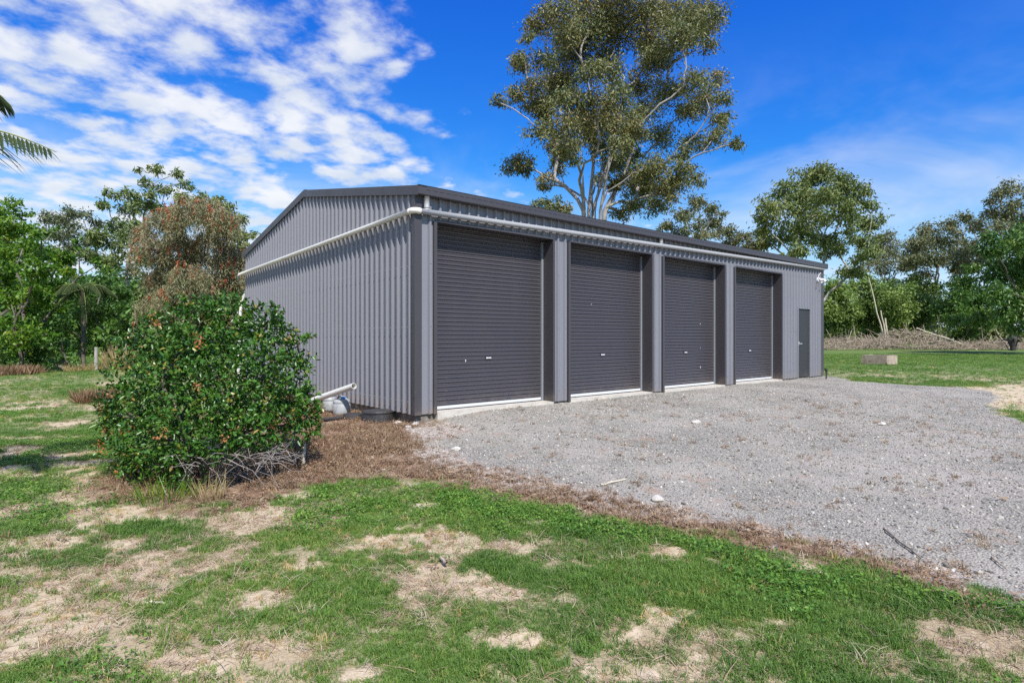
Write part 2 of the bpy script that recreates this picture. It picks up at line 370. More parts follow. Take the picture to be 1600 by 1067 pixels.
def masks(x, y):
    lat, dep = camxy(x, y)
    wob = (fbm(x * 1.6, y * 1.6, 4, 1) - 0.5) * 0.9
    fine = (fbm(x * 6, y * 6, 3, 2) - 0.5) * 0.35
    near = sst(dep, 60, 30)
    gd = dist_poly(GRAVEL, x, y) + (wob * 0.7 + fine) * sst(y, -0.1, -1.5)
    gravel = sst(gd, -0.14, 0.16)
    gravel = np.where((np.abs(y) < 1.2) & (x > 0.6) & (x < 15.2), np.maximum(gravel, sst(gd, -0.5, -0.1)), gravel)
    litter = sst(dist_poly(LITTER, x, y) + wob * 0.6 + fine * 1.2 - 0.20 * sst(x, 0.5, 2.5), -0.2, 0.25)
    bd = np.hypot(x - BUSHC[0], y - BUSHC[1]) + wob * 0.5
    litter = np.maximum(litter, sst(bd, 1.5, 0.7))
    side = sst(x, -0.75, -0.35) * sst(x, 0.5, 0.2) * sst(y, -1.0, -0.3) * sst(y, 11, 9)
    litter = np.maximum(litter, side)
    litter = np.maximum(litter, sst(x, -2.6, -1.7) * sst(x, 0.5, 0.2) * sst(y, -1.8, -0.6) * sst(y, 6, 3))
    litter = litter * (1 - 0.95 * sst(x, -0.2, 1.6) * sst(fbm(x * 2.2, y * 2.2, 4, 41), 0.38, 0.52))
    tan = sst(dist_poly(TAN, x, y) + wob * 0.8 + fine, -0.2, 0.3)
    pe = np.full(np.shape(x), -9.0)
    for (l, d, a, b) in PW:
        pe = np.maximum(pe, 1 - np.hypot((lat - l) / a, (dep - d) / b))
    sand = sst(pe + wob * 1.5 + fine * 4.5, -0.02, 0.85)
    leftz = sst(lat, 1.2, -2.5) * sst(dep, 6.5, 3.0)
    nb = fbm(x * 1.5 + 3, y * 1.5, 5, 7) + fine * 0.8
    sand = np.maximum(sand, sst(nb + 0.11 * leftz - 0.07 * sst(lat, 0.5, 3.0), 0.60, 0.76) * sst(dep, 30, 9))
    sand = np.maximum(sand * (1 - gravel), tan * 0.62)
    thin = 0.24 + 0.9 * (fbm(x * 2.1 + 7, y * 2.1, 5, 13) - 0.42) + 0.12 * leftz + 0.40 * np.clip(sand, 0, 1) + 0.04 * sst(dep, 4.0, 2.0)
    masks.thin = np.clip(thin, 0, 1) * sst(dep, 40, 14)
    return gravel, np.clip(litter, 0, 1), np.clip(sand, 0, 1) * near + tan * (1 - near)

def axis(a, b, step, lo, hi, g=1.22):
    c = list(np.arange(a, b + 1e-6, step)); s = step; v = b
    while v < hi: s *= g; v += s; c.append(min(v, hi + 1))
    s = step; v = a
    while v > lo: s *= g; v -= s; c.insert(0, max(v, lo - 1))
    return np.array(c)
gx = axis(-12.0, 14.0, 0.07, -700, 900); gy = axis(-9.5, 3.0, 0.07, -700, 900)
GX, GY = np.meshgrid(gx, gy, indexing='ij'); GZ = ground_z(GX, GY)
gm, lm, sm = masks(GX.ravel(), GY.ravel()); tm = masks.thin
ni, nj = len(gx), len(gy)
idx = np.arange(ni * nj).reshape(ni, nj)
F = np.stack((idx[:-1, :-1], idx[1:, :-1], idx[1:, 1:], idx[:-1, 1:]), -1).reshape(-1, 4)
V = np.stack((GX, GY, GZ), -1).reshape(-1, 3)
V[:, 2] += (fbm(V[:, 0] * 9, V[:, 1] * 9, 2, 6) - 0.5) * 0.02 * (1 - gm)
gmesh = mesh_np('ground', V, [F], {'gravel': gm, 'litter': lm, 'sand': sm, 'thin': tm}, smooth=True)

def ground_material():
    m, n, b = material('ground'); p = geo_pos(n)
    f1 = n.noise(p, 14, 5, 0.65); f2 = n.noise(p, 70, 4, 0.7); f0 = n.noise(p, 1.3, 5, 0.6); far = n.noise(p, 0.16, 5, 0.6)
    edge = n.math('MULTIPLY', n.math('SUBTRACT', n.math('ADD', f1, n.math('MULTIPLY', f2, 0.6)), 0.8), 0.9)
    def msk(name, k=1.0):
        return n.smooth(n.math('ADD', n.attr(name), n.math('MULTIPLY', edge, k)), 0.36, 0.62)
    # turf seen between the blades: green mat with thatch
    turf = n.mix(n.smooth(f2, 0.35, 0.65), (0.078, 0.130, 0.030), (0.140, 0.210, 0.052))
    turf = n.mix(n.math('MULTIPLY', n.smooth(f1, 0.52, 0.72), 0.6), turf, (0.24, 0.19, 0.105))
    turf = n.mix(n.math('MULTIPLY', n.smooth(far, 0.45, 0.70), 0.55), turf, (0.165, 0.195, 0.062))
    turf = n.mix(n.math('MULTIPLY', n.smooth(f0, 0.54, 0.72), 0.45), turf, (0.060, 0.125, 0.030))
    soil = n.mix(n.smooth(f2, 0.35, 0.7), (0.34, 0.26, 0.16), (0.48, 0.385, 0.25))
    turf = n.mix(n.smooth(n.math('ADD', n.attr('thin'), n.math('MULTIPLY', edge, 0.8)), 0.15, 0.55), turf, soil)
    sand = n.mix(n.smooth(f1, 0.3, 0.7), (0.46, 0.36, 0.235), (0.58, 0.475, 0.33))
    sand = n.mix(n.math('MULTIPLY', n.smooth(f2, 0.52, 0.72), 0.5), sand, (0.25, 0.165, 0.105))
    sand = n.mix(n.math('MULTIPLY', n.smooth(f0, 0.5, 0.75), 0.4), sand, (0.36, 0.25, 0.17))
    vv = n.voro(p, 62); v2 = n.voro(p, 21)
    gr = n.ramp(n.math('MULTIPLY', n.math('ADD', vv.outputs['Color'], n.math('MULTIPLY', f1, 0.35)), 0.74),
                [(0, (0.185, 0.172, 0.145)), (0.4, (0.325, 0.303, 0.255)), (0.7, (0.44, 0.41, 0.345)), (0.86, (0.50, 0.44, 0.37)), (1, (0.74, 0.70, 0.64))])
    gr = n.mix(n.math('MULTIPLY', n.smooth(vv.outputs['Distance'], 0.35, 0.75), 0.8), gr, (0.115, 0.107, 0.096))
    gr = n.mix(n.math('MULTIPLY', n.smooth(n.noise(p, 0.45, 4, 0.6), 0.40, 0.64), 0.42), gr, (0.47, 0.43, 0.365))
    gr = n.mix(n.math('MULTIPLY', n.smooth(n.noise(p, 0.8, 5, 0.65), 0.50, 0.68), 0.40), gr, (0.215, 0.20, 0.17))
    gr = n.mix(n.math('MULTIPLY', n.smooth(f0, 0.45, 0.70), 0.5), gr, (0.46, 0.40, 0.345))
    gr = n.mix(n.math('MULTIPLY', n.smooth(n.noise(p, 2.6, 6, 0.7), 0.57, 0.68), 0.6), gr, (0.33, 0.215, 0.14))
    lt = n.ramp(n.math('MULTIPLY', n.math('ADD', v2.outputs['Color'], f2), 0.5), [(0.15, (0.13, 0.075, 0.045)), (0.5, (0.27, 0.175, 0.115)), (0.8, (0.40, 0.30, 0.215)), (1, (0.50, 0.42, 0.34))])
    c = n.mix(msk('sand'), turf, sand); c = n.mix(msk('litter'), c, lt); g = msk('gravel', 0.8)
    pale = n.math('MULTIPLY', n.math('MULTIPLY', msk('litter', 0.6), g), 0.75)
    gr = n.mix(pale, gr, n.mix(n.smooth(f1, 0.45, 0.6), (0.50, 0.43, 0.37), lt))
    c = n.mix(g, c, gr)
    n.put(b.inputs['Base Color'], c); b.inputs['Roughness'].default_value = 0.95; b.inputs['Specular IOR Level'].default_value = 0.2
    h = n.math('ADD', n.math('MULTIPLY', f2, 0.5), n.math('MULTIPLY', n.math('SUBTRACT', 1.0, vv.outputs['Distance']), n.math('MULTIPLY', g, 1.4)))
    h = n.math('ADD', h, n.math('MULTIPLY', f1, 0.9))
    n.put(b.inputs['Normal'], n.bump(h, 0.65, 0.014))
    return m
tag(link('ground', gmesh, ground_material()), kind='structure')

# ------------------------------------------------------------------ the shed
shed = empty('steel_shed', (0, 0, 0), 'long grey corrugated steel shed with four dark roller doors and low gable roof', 'shed')
L_, W_ = 15.0, 9.3; EAVE, RISE = 3.50, 0.84
def roofz(y): return EAVE + RISE * (1 - abs(y - W_ / 2) / (W_ / 2))
P_, RH = 0.19, 0.039
def profile(a, b, phase):
    """(position, outward offset) along a ribbed sheet from a to b, ribs at phase + k*pitch"""
    q = {round(a, 4), round(b, 4)}; k0 = math.floor((a - phase) / P_) - 1
    def off(t):
        d = abs((t - phase + P_ / 2) % P_ - P_ / 2)
        return RH if d < 0.015 else RH * (0.034 - d) / 0.019 if d < 0.034 else (0.003 if 0.058 < d < 0.070 else 0.0)
    for k in range(k0, k0 + int((b - a) / P_) + 4):
        for s in (-0.072, -0.070, -0.058, -0.056, -0.034, -0.015, 0.015, 0.034, 0.056, 0.058, 0.070, 0.072):
            t = phase + k * P_ + s
            if a < t < b: q.add(round(t, 4))
    return [(t, off(t)) for t in sorted(q)]
def sheet(name, a, b, phase, pos, z0, ztop, parent, mat=None):
    pr = profile(a, b, phase); V = []; F = []
    for t, o in pr:
        for z in (z0, ztop(t)): V.append(pos(t, o, z))
    for i in range(len(pr) - 1): F.append((2 * i, 2 * i + 2, 2 * i + 3, 2 * i + 1))
    me = bpy.data.meshes.new(name); me.from_pydata(V, [], F); me.update()
    return link(name, me, mat or M_SHEET, parent)
def splits(a, b, phase, n=4):
    e = [a]; t = phase - P_ / 2
    while t < b:
        if t > a + 0.05: e.append(t)
        t += n * P_
    if b - e[-1] < 0.08: e.pop()
    e.append(b); return e
# slab
sb = MB().box(0.03, L_ - 0.03, 0.03, W_ - 0.03, -0.45, -0.012); sb.build('slab', M_SLAB, shed)
OPEN = [(0.37, 2.95), (3.42, 6.00), (6.47, 9.05), (9.60, 12.17)]; HEAD = 3.07; REC = 0.25
for a, b in OPEN:
    MB().box(a, b, -0.055, 0.34, -0.3, 0.006).build('door_sill', M_CONC, shed)
# gable end towards the camera (faces -x) and the other walls
e = splits(0.045, W_ - 0.05, 0.16)
for a, b in zip(e[:-1], e[1:]):
    sheet('wall_sheet', a, b, 0.16, lambda t, o, z: (-o, t, z), 0.0, lambda t: roofz(t) - 0.03, shed)
sheet('far_gable_sheet', 0.07, W_ - 0.05, 0.16, lambda t, o, z: (L_ + o, t, z), 0.0, lambda t: roofz(t) - 0.03, shed)
sheet('rear_wall_sheet', 0.05, L_ - 0.05, 0.16, lambda t, o, z: (t, W_ + o, z), 0.0, lambda t: EAVE - 0.02, shed)
# front: header sheets above the doors, pier sheets between them
fp = lambda t, o, z: (t, -o, z)
e = splits(0.083, L_ - 0.13, 0.25)
for a, b in zip(e[:-1], e[1:]):
    sheet('header_sheet', a, b, 0.25, fp, HEAD, lambda t: EAVE - 0.01, shed)
PIERS = [(0.083, 0.31), (3.00, 3.36), (6.06, 6.40), (9.12, 9.53)]
for a, b in PIERS: sheet('pier_sheet', a, b, 0.25, fp, 0.0, lambda t: HEAD - 0.002, shed)
PA0, PA1, PAT = 13.31, 14.11, 2.10
for a, b, z0, z1 in ((12.24, 13.27, 0, HEAD), (PA0 - 0.04, PA1 + 0.04, PAT + 0.05, HEAD), (PA1 + 0.04, L_ - 0.13, 0, HEAD)):
    sheet('pier_sheet', a, b, 0.25, fp, z0, lambda t, z1=z1: z1 - 0.002, shed)
# corner flashings
for (fx0, fx1, gx_, sgn) in ((-0.046, 0.084, -0.046, 1), (L_ - 0.132, L_ + 0.046, L_ + 0.040, -1)):
    c = MB().box(fx0, fx1, -0.046, -0.0405, -0.002, EAVE - 0.06)
    c.box(gx_, gx_ + 0.006, -0.0404, 0.052, -0.002, EAVE - 0.06); c.build('corner_flashing', M_DARK, shed)
# door surrounds, roller doors
def roller_curtain(a, b):
    z0, z1 = 0.075, HEAD + 0.02; pr = []; pit = 0.0735; z = z0
    while z < z1:
        for dz, o in ((0.0, 0.0), (0.004, -0.016), (0.012, -0.016), (0.016, 0.0), (0.023, 0.005), (0.034, 0.001), (0.043, -0.004), (0.052, 0.001), (0.064, 0.005)):
            if z + dz < z1: pr.append((z + dz, o))
        z += pit
    V = []; F = []
    for z, o in pr:
        V += [(a, REC - o, z), (b, REC - o, z)]
    for i in range(len(pr) - 1): F.append((2 * i, 2 * i + 1, 2 * i + 3, 2 * i + 2))
    me = bpy.data.meshes.new('curtain'); me.from_pydata(V, [], F); me.update(); return me
for k, (a, b) in enumerate(OPEN):
    leaf0 = {0: 0.31, 1: 3.36, 2: 6.40, 3: 9.53}[k]; leaf1 = {0: 3.0, 1: 6.06, 2: 9.12, 3: 12.24}[k]
    MB().box(leaf0 + 0.001, a, -0.044, -0.002, -0.004, HEAD).box(a - 0.006, a, -0.002, REC + 0.05, 0.001, HEAD).build('jamb_flashing', M_DARK, shed)
    MB().box(b, leaf1 - 0.001, -0.044, -0.002, -0.004, HEAD).box(b, b + 0.006, -0.002, REC + 0.05, 0.001, HEAD).build('jamb_flashing', M_DARK, shed)
    MB().box(a + 0.002, b - 0.002, -0.045, REC + 0.10, HEAD + 0.001, HEAD + 0.016).box(a - 0.03, b + 0.03, -0.047, -0.0405, HEAD - 0.002, HEAD + 0.035).build('head_flashing', M_DARK, shed)
    d = link('roller_door', roller_curtain(a + 0.055, b - 0.055), M_DOOR, shed)
    for xa in (a + 0.006, b - 0.054):
        MB().box(xa, xa + 0.048, REC - 0.028, REC + 0.03, 0.008, HEAD - 0.02).build('guide_rail', M_GAL, d)
    MB().box(a + 0.058, b - 0.058, REC - 0.016, REC + 0.012, 0.026, 0.074).build('bottom_rail', M_ALU, d)
    MB().box(a + 0.060, b - 0.060, REC - 0.012, REC + 0.010, 0.007, 0.026).build('weather_seal', M_BLACK, d)
    xm = (a + b) / 2 - 0.03
    h = MB().box(xm - 0.075, xm + 0.055, REC - 0.022, REC - 0.012, 0.835, 0.880).build('lock_plate', M_DOOR, d)
    q = MB()
    for i, (u0, ww, hh) in enumerate(((-0.062, 0.020, 0.026), (-0.036, 0.014, 0.022), (-0.016, 0.022, 0.018), (0.012, 0.012, 0.024), (0.030, 0.014, 0.022))):
        q.box(xm + u0, xm + u0 + ww, REC - 0.0255, REC - 0.0221, 0.857 - hh / 2, 0.857 + hh / 2)
    q.build('lock_lettering', M_WHITE, d)  # small pale bars added in place of the lettering on the lock
for kx, kz, kw in ((0, 0.80, 0.035), (2, 1.55, 0.03), (2, 0.45, 0.045), (2, 0.95, 0.02), (1, 1.9, 0.02)):      # pale scuffs where things knocked the doors
    sx = OPEN[kx][0] + (0.75, 0.9, 1.9)[kx % 3]; dd_ = [o for o in shed.children if o.name.startswith('roller_door')][kx]
    MB().box(sx, sx + kw * 0.5, REC - 0.0085, REC - 0.0062, kz, kz + kw).build('paint_scuff', M_ALU, dd_)
# personnel door
fr = MB().box(PA0 - 0.04, PA0, -0.020, 0.06, -0.01, PAT + 0.05).box(PA1, PA1 + 0.04, -0.020, 0.06, -0.01, PAT + 0.05).box(PA0, PA1, -0.020, 0.06, PAT + 0.004, PAT + 0.05)
pd = MB().box(PA0 + 0.003, PA1 - 0.003, 0.018, 0.055, 0.012, PAT).build('personnel_door', M_PADOOR, shed)
fr.build('door_frame', M_SHEET, pd)
MB().tube([(PA0 + 0.075, 0.02, 1.035), (PA0 + 0.075, -0.03, 1.035)], 0.014, 8).tube([(PA0 + 0.068, -0.03, 1.035), (PA0 + 0.19, -0.034, 1.035)], 0.010, 8).box(PA0 + 0.05, PA0 + 0.10, 0.010, 0.017, 0.97, 1.10).build('door_handle', M_ALU, pd)
# roof: two ribbed slopes, barge cappings, gutter
for s in (0, 1):
    pr = profile(-0.02, L_ + 0.02, 0.15); V = []; F = []
    for t, o in pr:
        for y in ((-0.06, W_ / 2) if s == 0 else (W_ + 0.06, W_ / 2)):
            V.append((t, y, roofz(y) + 0.035 + o))
    for i in range(len(pr) - 1): F.append((2 * i, 2 * i + 2, 2 * i + 3, 2 * i + 1))
    me = bpy.data.meshes.new('roof_slope'); me.from_pydata(V, [], F); me.update(); link('roof_slope', me, M_DARK, shed)
MB().sweep([(0, -0.16, -0.022), (0, 0, 0.008), (0, 0.16, -0.022), (0, 0.16, -0.016), (0, 0, 0.016), (0, -0.16, -0.016)], (-0.05, W_ / 2, EAVE + RISE + 0.085), (L_ + 0.05, W_ / 2, EAVE + RISE + 0.085)).build('ridge_cap', M_DARK, shed)
for x0, x1 in ((-0.062, -0.052), (L_ + 0.052, L_ + 0.062)):
    for ya, yb in ((-0.15, W_ / 2), (W_ / 2, W_ + 0.10)):
        za, zb = roofz(max(ya, 0)) if ya >= 0 else EAVE - 0.02, roofz(min(yb, W_)) if yb <= W_ else EAVE - 0.015
        c = MB(); V = [(x, y, z + dz) for x in (x0, x1) for (y, z) in ((ya, za), (yb, zb)) for dz in (-0.062, 0.088)]
        c.raw(V, [(0, 2, 3, 1), (4, 5, 7, 6), (0, 1, 5, 4), (2, 6, 7, 3), (0, 4, 6, 2), (1, 3, 7, 5)])
        xa, xb = (x1, x1 + 0.17) if x0 < 0 else (x0 - 0.17, x0)
        V = [(x, y, z + dz) for x in (xa, xb) for (y, z) in ((ya, za), (yb, zb)) for dz in (0.080, 0.088)]
        c.raw(V, [(0, 2, 3, 1), (4, 5, 7, 6), (0, 1, 5, 4), (2, 6, 7, 3), (0, 4, 6, 2), (1, 3, 7, 5)])
        c.build('barge_capping', M_DARK, shed)
gz0, gz1 = 3.435, 3.578
g = MB().sweep([(0, -0.002, gz0), (0, -0.138, gz0), (0, -0.150, gz0 + 0.012), (0, -0.150, gz1), (0, -0.158, gz1 + 0.006), (0, -0.141, gz1 + 0.006), (0, -0.144, gz0 + 0.018), (0, -0.002, gz0 + 0.012)], (-0.045, 0, 0), (L_ + 0.12, 0, 0))
gut = g.build('gutter', M_DARK, shed)
sl_ = MB(); xx = 0.10
while xx < L_: sl_.box(xx, xx + 0.085, -0.1522, -0.1502, gz0 + 0.082, gz0 + 0.090); xx += 0.125
tag(sl_.build('gutter_dashes', M_BLACK, gut), kind='stuff')  # row of thin black dashes along the gutter face
MB().box(-0.047, -0.0455, -0.150, -0.03, gz0, gz1).build('gutter_end', M_DARK, gut)
# screw heads along the wall girts
sc_ = MB()
for zs in (0.20, 1.38, 2.35, 3.25):
    t = 0.16
    while t < W_ - 0.1:
        sc_.box(-RH - 0.009, -RH, t + 0.006, t + 0.020, zs - 0.007, zs + 0.007); t += P_
for zs in (0.22, 1.4, 2.4):
    for a, b in PIERS + [(12.24, 13.27), (14.15, 14.87)]:
        t = 0.25
        while t < b:
            if t > a + 0.03: sc_.box(t - 0.007, t + 0.007, -RH - 0.008, -RH, zs - 0.007, zs + 0.007)
            t += P_
tag(sc_.build('screw_heads', M_GAL, shed), kind='stuff')
# rain pipes: along the front under the gutter, round the corner, down the gable end
PR = 0.044
def pz(s): return 3.19 + 0.0155 * s
fpts = [(x, -0.086, pz(x)) for x in np.linspace(0.02, L_ - 0.03, 12)]
elbow = [(-0.086 - 0.0 + 0.0, 0.03, 3.188), (-0.086, -0.035, 3.189), (-0.066, -0.064, 3.190), (-0.035, -0.086, 3.190), (0.03, -0.086, 3.191)]
rp = MB().tube(fpts, PR, 14).build('rain_pipe', M_PVCG, shed, True)
MB().tube(elbow, PR + 0.004, 14).build('pipe_elbow', M_PVC, rp, True)
for xr in (0.15, 6.27):
    MB().tube([(xr, -0.086, pz(xr) + 0.02), (xr, -0.086, gz0 - 0.001)], 0.043, 14).tube([(xr, -0.086, pz(xr) + 0.025), (xr, -0.086, pz(xr) + 0.065)], 0.048, 14).build('riser', M_PVCG, rp, True)
cl_ = MB().tube([(3.05, -0.08, pz(3.05)), (3.13, -0.08, pz(3.1))], PR + 0.004, 14).build('pipe_coupling', M_PVCG, rp, True)
gp = MB().tube([(-0.086, y, 3.188 - 0.0205 * y) for y in np.linspace(0.02, W_ + 0.22, 8)], PR, 14).build('gable_rain_pipe', M_PVC, shed, True)
for y in (1.7, 3.7, 5.7, 7.7):
    z = 3.188 - 0.0205 * y; MB().box(-0.086 - PR - 0.003, -RH, y - 0.008, y + 0.008, z - PR - 0.003, z - PR + 0.006).build('pipe_clip', M_GAL, gp)
MB().tube([(0.10, W_ + 0.14, 2.6), (-0.04, W_ + 0.17, 2.25), (-0.10, W_ + 0.18, 1.6), (-0.12, W_ + 0.18, -0.1)], PR, 12).build('rear_downpipe', M_PVC, shed, True)
# twin floodlight under the eave by the far corner
fl = MB().box(14.52, 14.64, -0.060, -0.032, 3.02, 3.12).build('floodlight', M_WHITE, shed)
MB().tube([(14.56, -0.06, 3.07), (14.50, -0.13, 3.06), (14.49, -0.17, 3.045)], 0.014, 8).build('lamp_arm', M_WHITE, fl)
for dx in (-0.07, 0.09):
    MB().tube([(14.57 + dx, -0.12, 3.09), (14.57 + dx * 1.2, -0.17, 3.045), (14.57 + dx * 1.5, -0.24, 2.985)], (0.02, 0.045, 0.062), 12).build('lamp_head', M_WHITE, fl, True)
MB().tube([(14.60, -0.05, 3.12), (14.72, -0.04, 3.24), (14.83, -0.045, 3.30)], 0.008, 6).build('cable', M_WHITE, fl)
# ------------------------------------------------------------------ vegetation builders
def leaf_arrays(pos, d, nrm, L, Wd, fold=0.25, shape=4):
    d = d / (np.linalg.norm(d, axis=1)[:, None] + 1e-9)
    s = np.cross(d, nrm); s /= np.linalg.norm(s, axis=1)[:, None] + 1e-9; nn = np.cross(s, d)
    L = L[:, None]; Wd = Wd[:, None]; N = len(pos)
    if shape == 4:
        V = np.stack((pos, pos + d * L * 0.45 + s * Wd * 0.5 + nn * Wd * fold, pos + d * L, pos + d * L * 0.45 - s * Wd * 0.5 + nn * Wd * fold), 1)
        k = np.arange(N)[:, None] * 4
        F = np.concatenate((k + np.array([[0, 1, 2]]), k + np.array([[0, 2, 3]])))
    else:
        V = np.stack((pos, pos + d * L * 0.3 + s * Wd * 0.46 + nn * Wd * fold, pos + d * L * 0.68 + s * Wd * 0.42 + nn * (Wd * fold - L * 0.03), pos + d * L - nn * L * 0.08,
                      pos + d * L * 0.68 - s * Wd * 0.42 + nn * (Wd * fold - L * 0.03), pos + d * L * 0.3 - s * Wd * 0.46 + nn * Wd * fold), 1)
        k = np.arange(N)[:, None] * 6
        F = np.concatenate((k + np.array([[0, 1, 2, 3]]), k + np.array([[0, 3, 4, 5]])))
    return V.reshape(-1, 3), F, V.shape[1]
def leaves_obj(name, pos, d, nrm, L, Wd, tint, mat, parent, fold=0.25, shape=4, smooth=False):
    V, F, k = leaf_arrays(pos, d, nrm, L, Wd, fold, shape)
    me = mesh_np(name, V, [F], {'tint': np.repeat(np.clip(tint, 0, 1), k)}, smooth)
    return link(name, me, mat, parent)
def rdir(r, n):
    v = r.normal(size=(n, 3)); return v / np.linalg.norm(v, axis=1)[:, None]
def skeleton(r, stems, clumps, zmin, rt=0.02, pw=0.42, up=0.35, wig=0.10, rmax=None):
    """branches from stems (polylines from the ground up) to clump centres; returns tubes"""
    nodes = []; par = []; chains = []; plen = []
    for st in stems:
        ch = []
        for i, p in enumerate(st):
            nodes.append(np.array(p, float)); par.append(-1 if i == 0 else len(nodes) - 2); ch.append(len(nodes) - 1); plen.append(0.0 if i == 0 else plen[-1] + float(np.linalg.norm(nodes[-1] - nodes[-2])))
        chains.append(ch)
    base = np.array(stems[0][0], float); tips = []
    for c in sorted(clumps, key=lambda q: np.linalg.norm(np.array(q[:3]) - base)):
        c = np.array(c[:3], float); A = np.array(nodes)
        dd = np.linalg.norm(A - c, axis=1); cost = dd + 0.55 * np.array(plen) + 1.3 * np.maximum(0, A[:, 2] - c[2] + 0.25 * dd) + 100 * (A[:, 2] < zmin)
        j = int(np.argmin(cost)); a = nodes[j]; ln = dd[j]
        if ln < 0.05: continue
        pd_ = nodes[j] - nodes[par[j]] if par[j] >= 0 else np.array((0, 0, 1.0)); pd_ = pd_ / (np.linalg.norm(pd_) + 1e-9)
        m = a + (pd_ * 0.5 + np.array((0, 0, up))) * ln * 0.36; ns = max(3, min(7, int(ln / 0.6) + 2)); ch = [j]
        for t in np.linspace(0, 1, ns + 1)[1:]:
            p = (1 - t) ** 2 * a + 2 * t * (1 - t) * m + t * t * c
            if t < 1: p = p + r.normal(size=3) * wig * ln / ns
            nodes.append(p); par.append(ch[-1]); plen.append(plen[ch[-1]] + float(np.linalg.norm(p - nodes[ch[-1]]))); ch.append(len(nodes) - 1)
        chains.append(ch); tips.append(ch[-1])
    cnt = np.zeros(len(nodes))
    for t in tips:
        while t >= 0: cnt[t] += 1; t = par[t]
    R = rt * np.maximum(cnt, 0.6) ** pw
    if rmax: R = np.minimum(R, rmax)
    for st, ch in zip(stems, chains[:len(stems)]):
        if cnt[ch[0]] == 0: R[ch] = rt
    P = np.array(nodes); out = []
    for ch in chains:
        rr = R[ch].copy()
        if len(ch) > 1 and rr[0] > rr[1] * 1.3: rr[0] = rr[1] * 1.15
        out.append((P[ch], rr))
    return out
def tubes_obj(name, tubes, mat, parent, org, sides=6):
    Vs = []; Fs = []; n = 0
    for P, R in tubes:
        V, F = tube_arr(P - org, R, sides if R[0] > 0.03 else 4); Vs.append(V); Fs.append(F + n); n += len(V)
    return link(name, mesh_np(name, np.concatenate(Vs), [np.concatenate(Fs)], smooth=True), mat, parent)
def blob_points(r, clumps, per, sub, flat=0.8, sig=0.30):
    """leaf sites: sub-clusters inside each clump"""
    out = []; cid = []
    for i, (x, y, z, q) in enumerate(clumps):
        m = max(3, int(sub * q ** 1.2)); s = rdir(r, m) * (r.rand(m, 1) ** 0.45) * q * np.array((1, 1, flat)) + (x, y, z)
        k = int(per * q * q) + 6; j = r.randint(0, m, k)
        out.append(s[j] + r.normal(size=(k, 3)) * np.minimum(sig * q, 0.5) * np.array((1, 1, 0.8))); cid.append(np.full(k, r.rand()) * 0.5 + r.rand(m)[j] * 0.5)
    return np.concatenate(out), np.concatenate(cid)
def tree(name, label, base, clumps, seed, leaf, bark, ll=0.22, lw=0.07, per=260, sub=9, down=0.8, stems=None, zmin=None, rt=0.02, group=None, cat='tree', flat=0.8, sig=0.30, tint=(0, 1), rmax=None, up=0.35, shape=4, nstem=1, upb=0.0, crown='crown', fold=0.25):
    r = np.random.RandomState(seed); base = np.array(base, float); base[2] = float(ground_z(base[0], base[1])) - 0.08
    t = empty(name, base, label, cat, group); cl = np.array(clumps)
    zc = np.percentile(cl[:, 2], 12); cen = cl[:, :3].mean(0)
    if stems is None:
        stems = []
        for k in range(nstem):
            tgt = cen + r.normal(size=3) * np.array((1, 1, 0.3)) * (0 if nstem == 1 else np.std(cl[:, 0]) * 0.8)
            h = max(0.6, (tgt[2] - base[2])); st = [base + np.array((r.normal() * 0.12, r.normal() * 0.12, 0)) * (k > 0)]
            for f in (0.15, 0.3, 0.45, 0.6, 0.75):
                st.append(base + (tgt - base) * np.array((f ** 1.4, f ** 1.4, f)) + r.normal(size=3) * 0.035 * h * np.array((1, 1, 0)))
            stems.append(st)
    tb = skeleton(r, stems, clumps, zmin if zmin is not None else base[2] + 0.3 * (zc - base[2]), rt, up=up, rmax=rmax)
    tubes_obj('trunk', tb, bark, t, base)
    p, cid = blob_points(r, clumps, per, sub, flat, sig); n = len(p); ok = p[:, 2] > base[2] + 0.1; p = p[ok]; cid = cid[ok]; n = len(p)
    d = rdir(r, n) + np.array((0, 0, -down + upb)); L = ll * (0.65 + 0.7 * r.rand(n)); tn = tint[0] + (tint[1] - tint[0]) * np.clip(0.6 * cid + 0.55 * r.rand(n) - 0.05, 0, 1)
    leaves_obj(crown, p - base, d, rdir(r, n), L, lw * (0.7 + 0.6 * r.rand(n)), tn, leaf, t, fold, shape)
    return t
def pxblobs(lst, org, sc, dep, deepf=0.9, seed=0, rs=1.0, thick=None):
    """clump centres read off the photo, spread through a real crown depth"""
    r = np.random.RandomState(seed + 77); out = []; A = np.array(lst, float); cx, cy = A[:, 0].mean(), A[:, 1].mean(); hx = np.ptp(A[:, 0]) / 2 + 1; hy = np.ptp(A[:, 1]) / 2 + 1
    half = (thick if thick else hx / sc / FPX * dep * deepf)
    for (X, Y, q) in lst:
        rho = min(1.0, math.hypot((X - cx) / hx, (Y - cy) / hy) * 0.8); o = math.sqrt(max(0.05, 1 - rho * rho)) * half * r.uniform(-1, 1)
        D = dep + o; p = wp(org[0] + X / sc, org[1] + Y / sc, D); out.append((*p, q / sc / FPX * D * rs))
    return out
def addback(cl, seed, n, thick, fwd=None):
    """more clumps behind the seen ones so the crown has its depth"""
    r = np.random.RandomState(seed + 5); cl = list(cl)
    for i in r.choice(len(cl), n):
        x, y, z, q = cl[i]; o = r.uniform(-0.2, 1) * thick; cl.append((x + FW[0] * o + r.normal() * q * 0.5, y + FW[1] * o + r.normal() * q * 0.5, z + r.normal() * q * 0.5, q * r.uniform(0.7, 1)))
    return cl

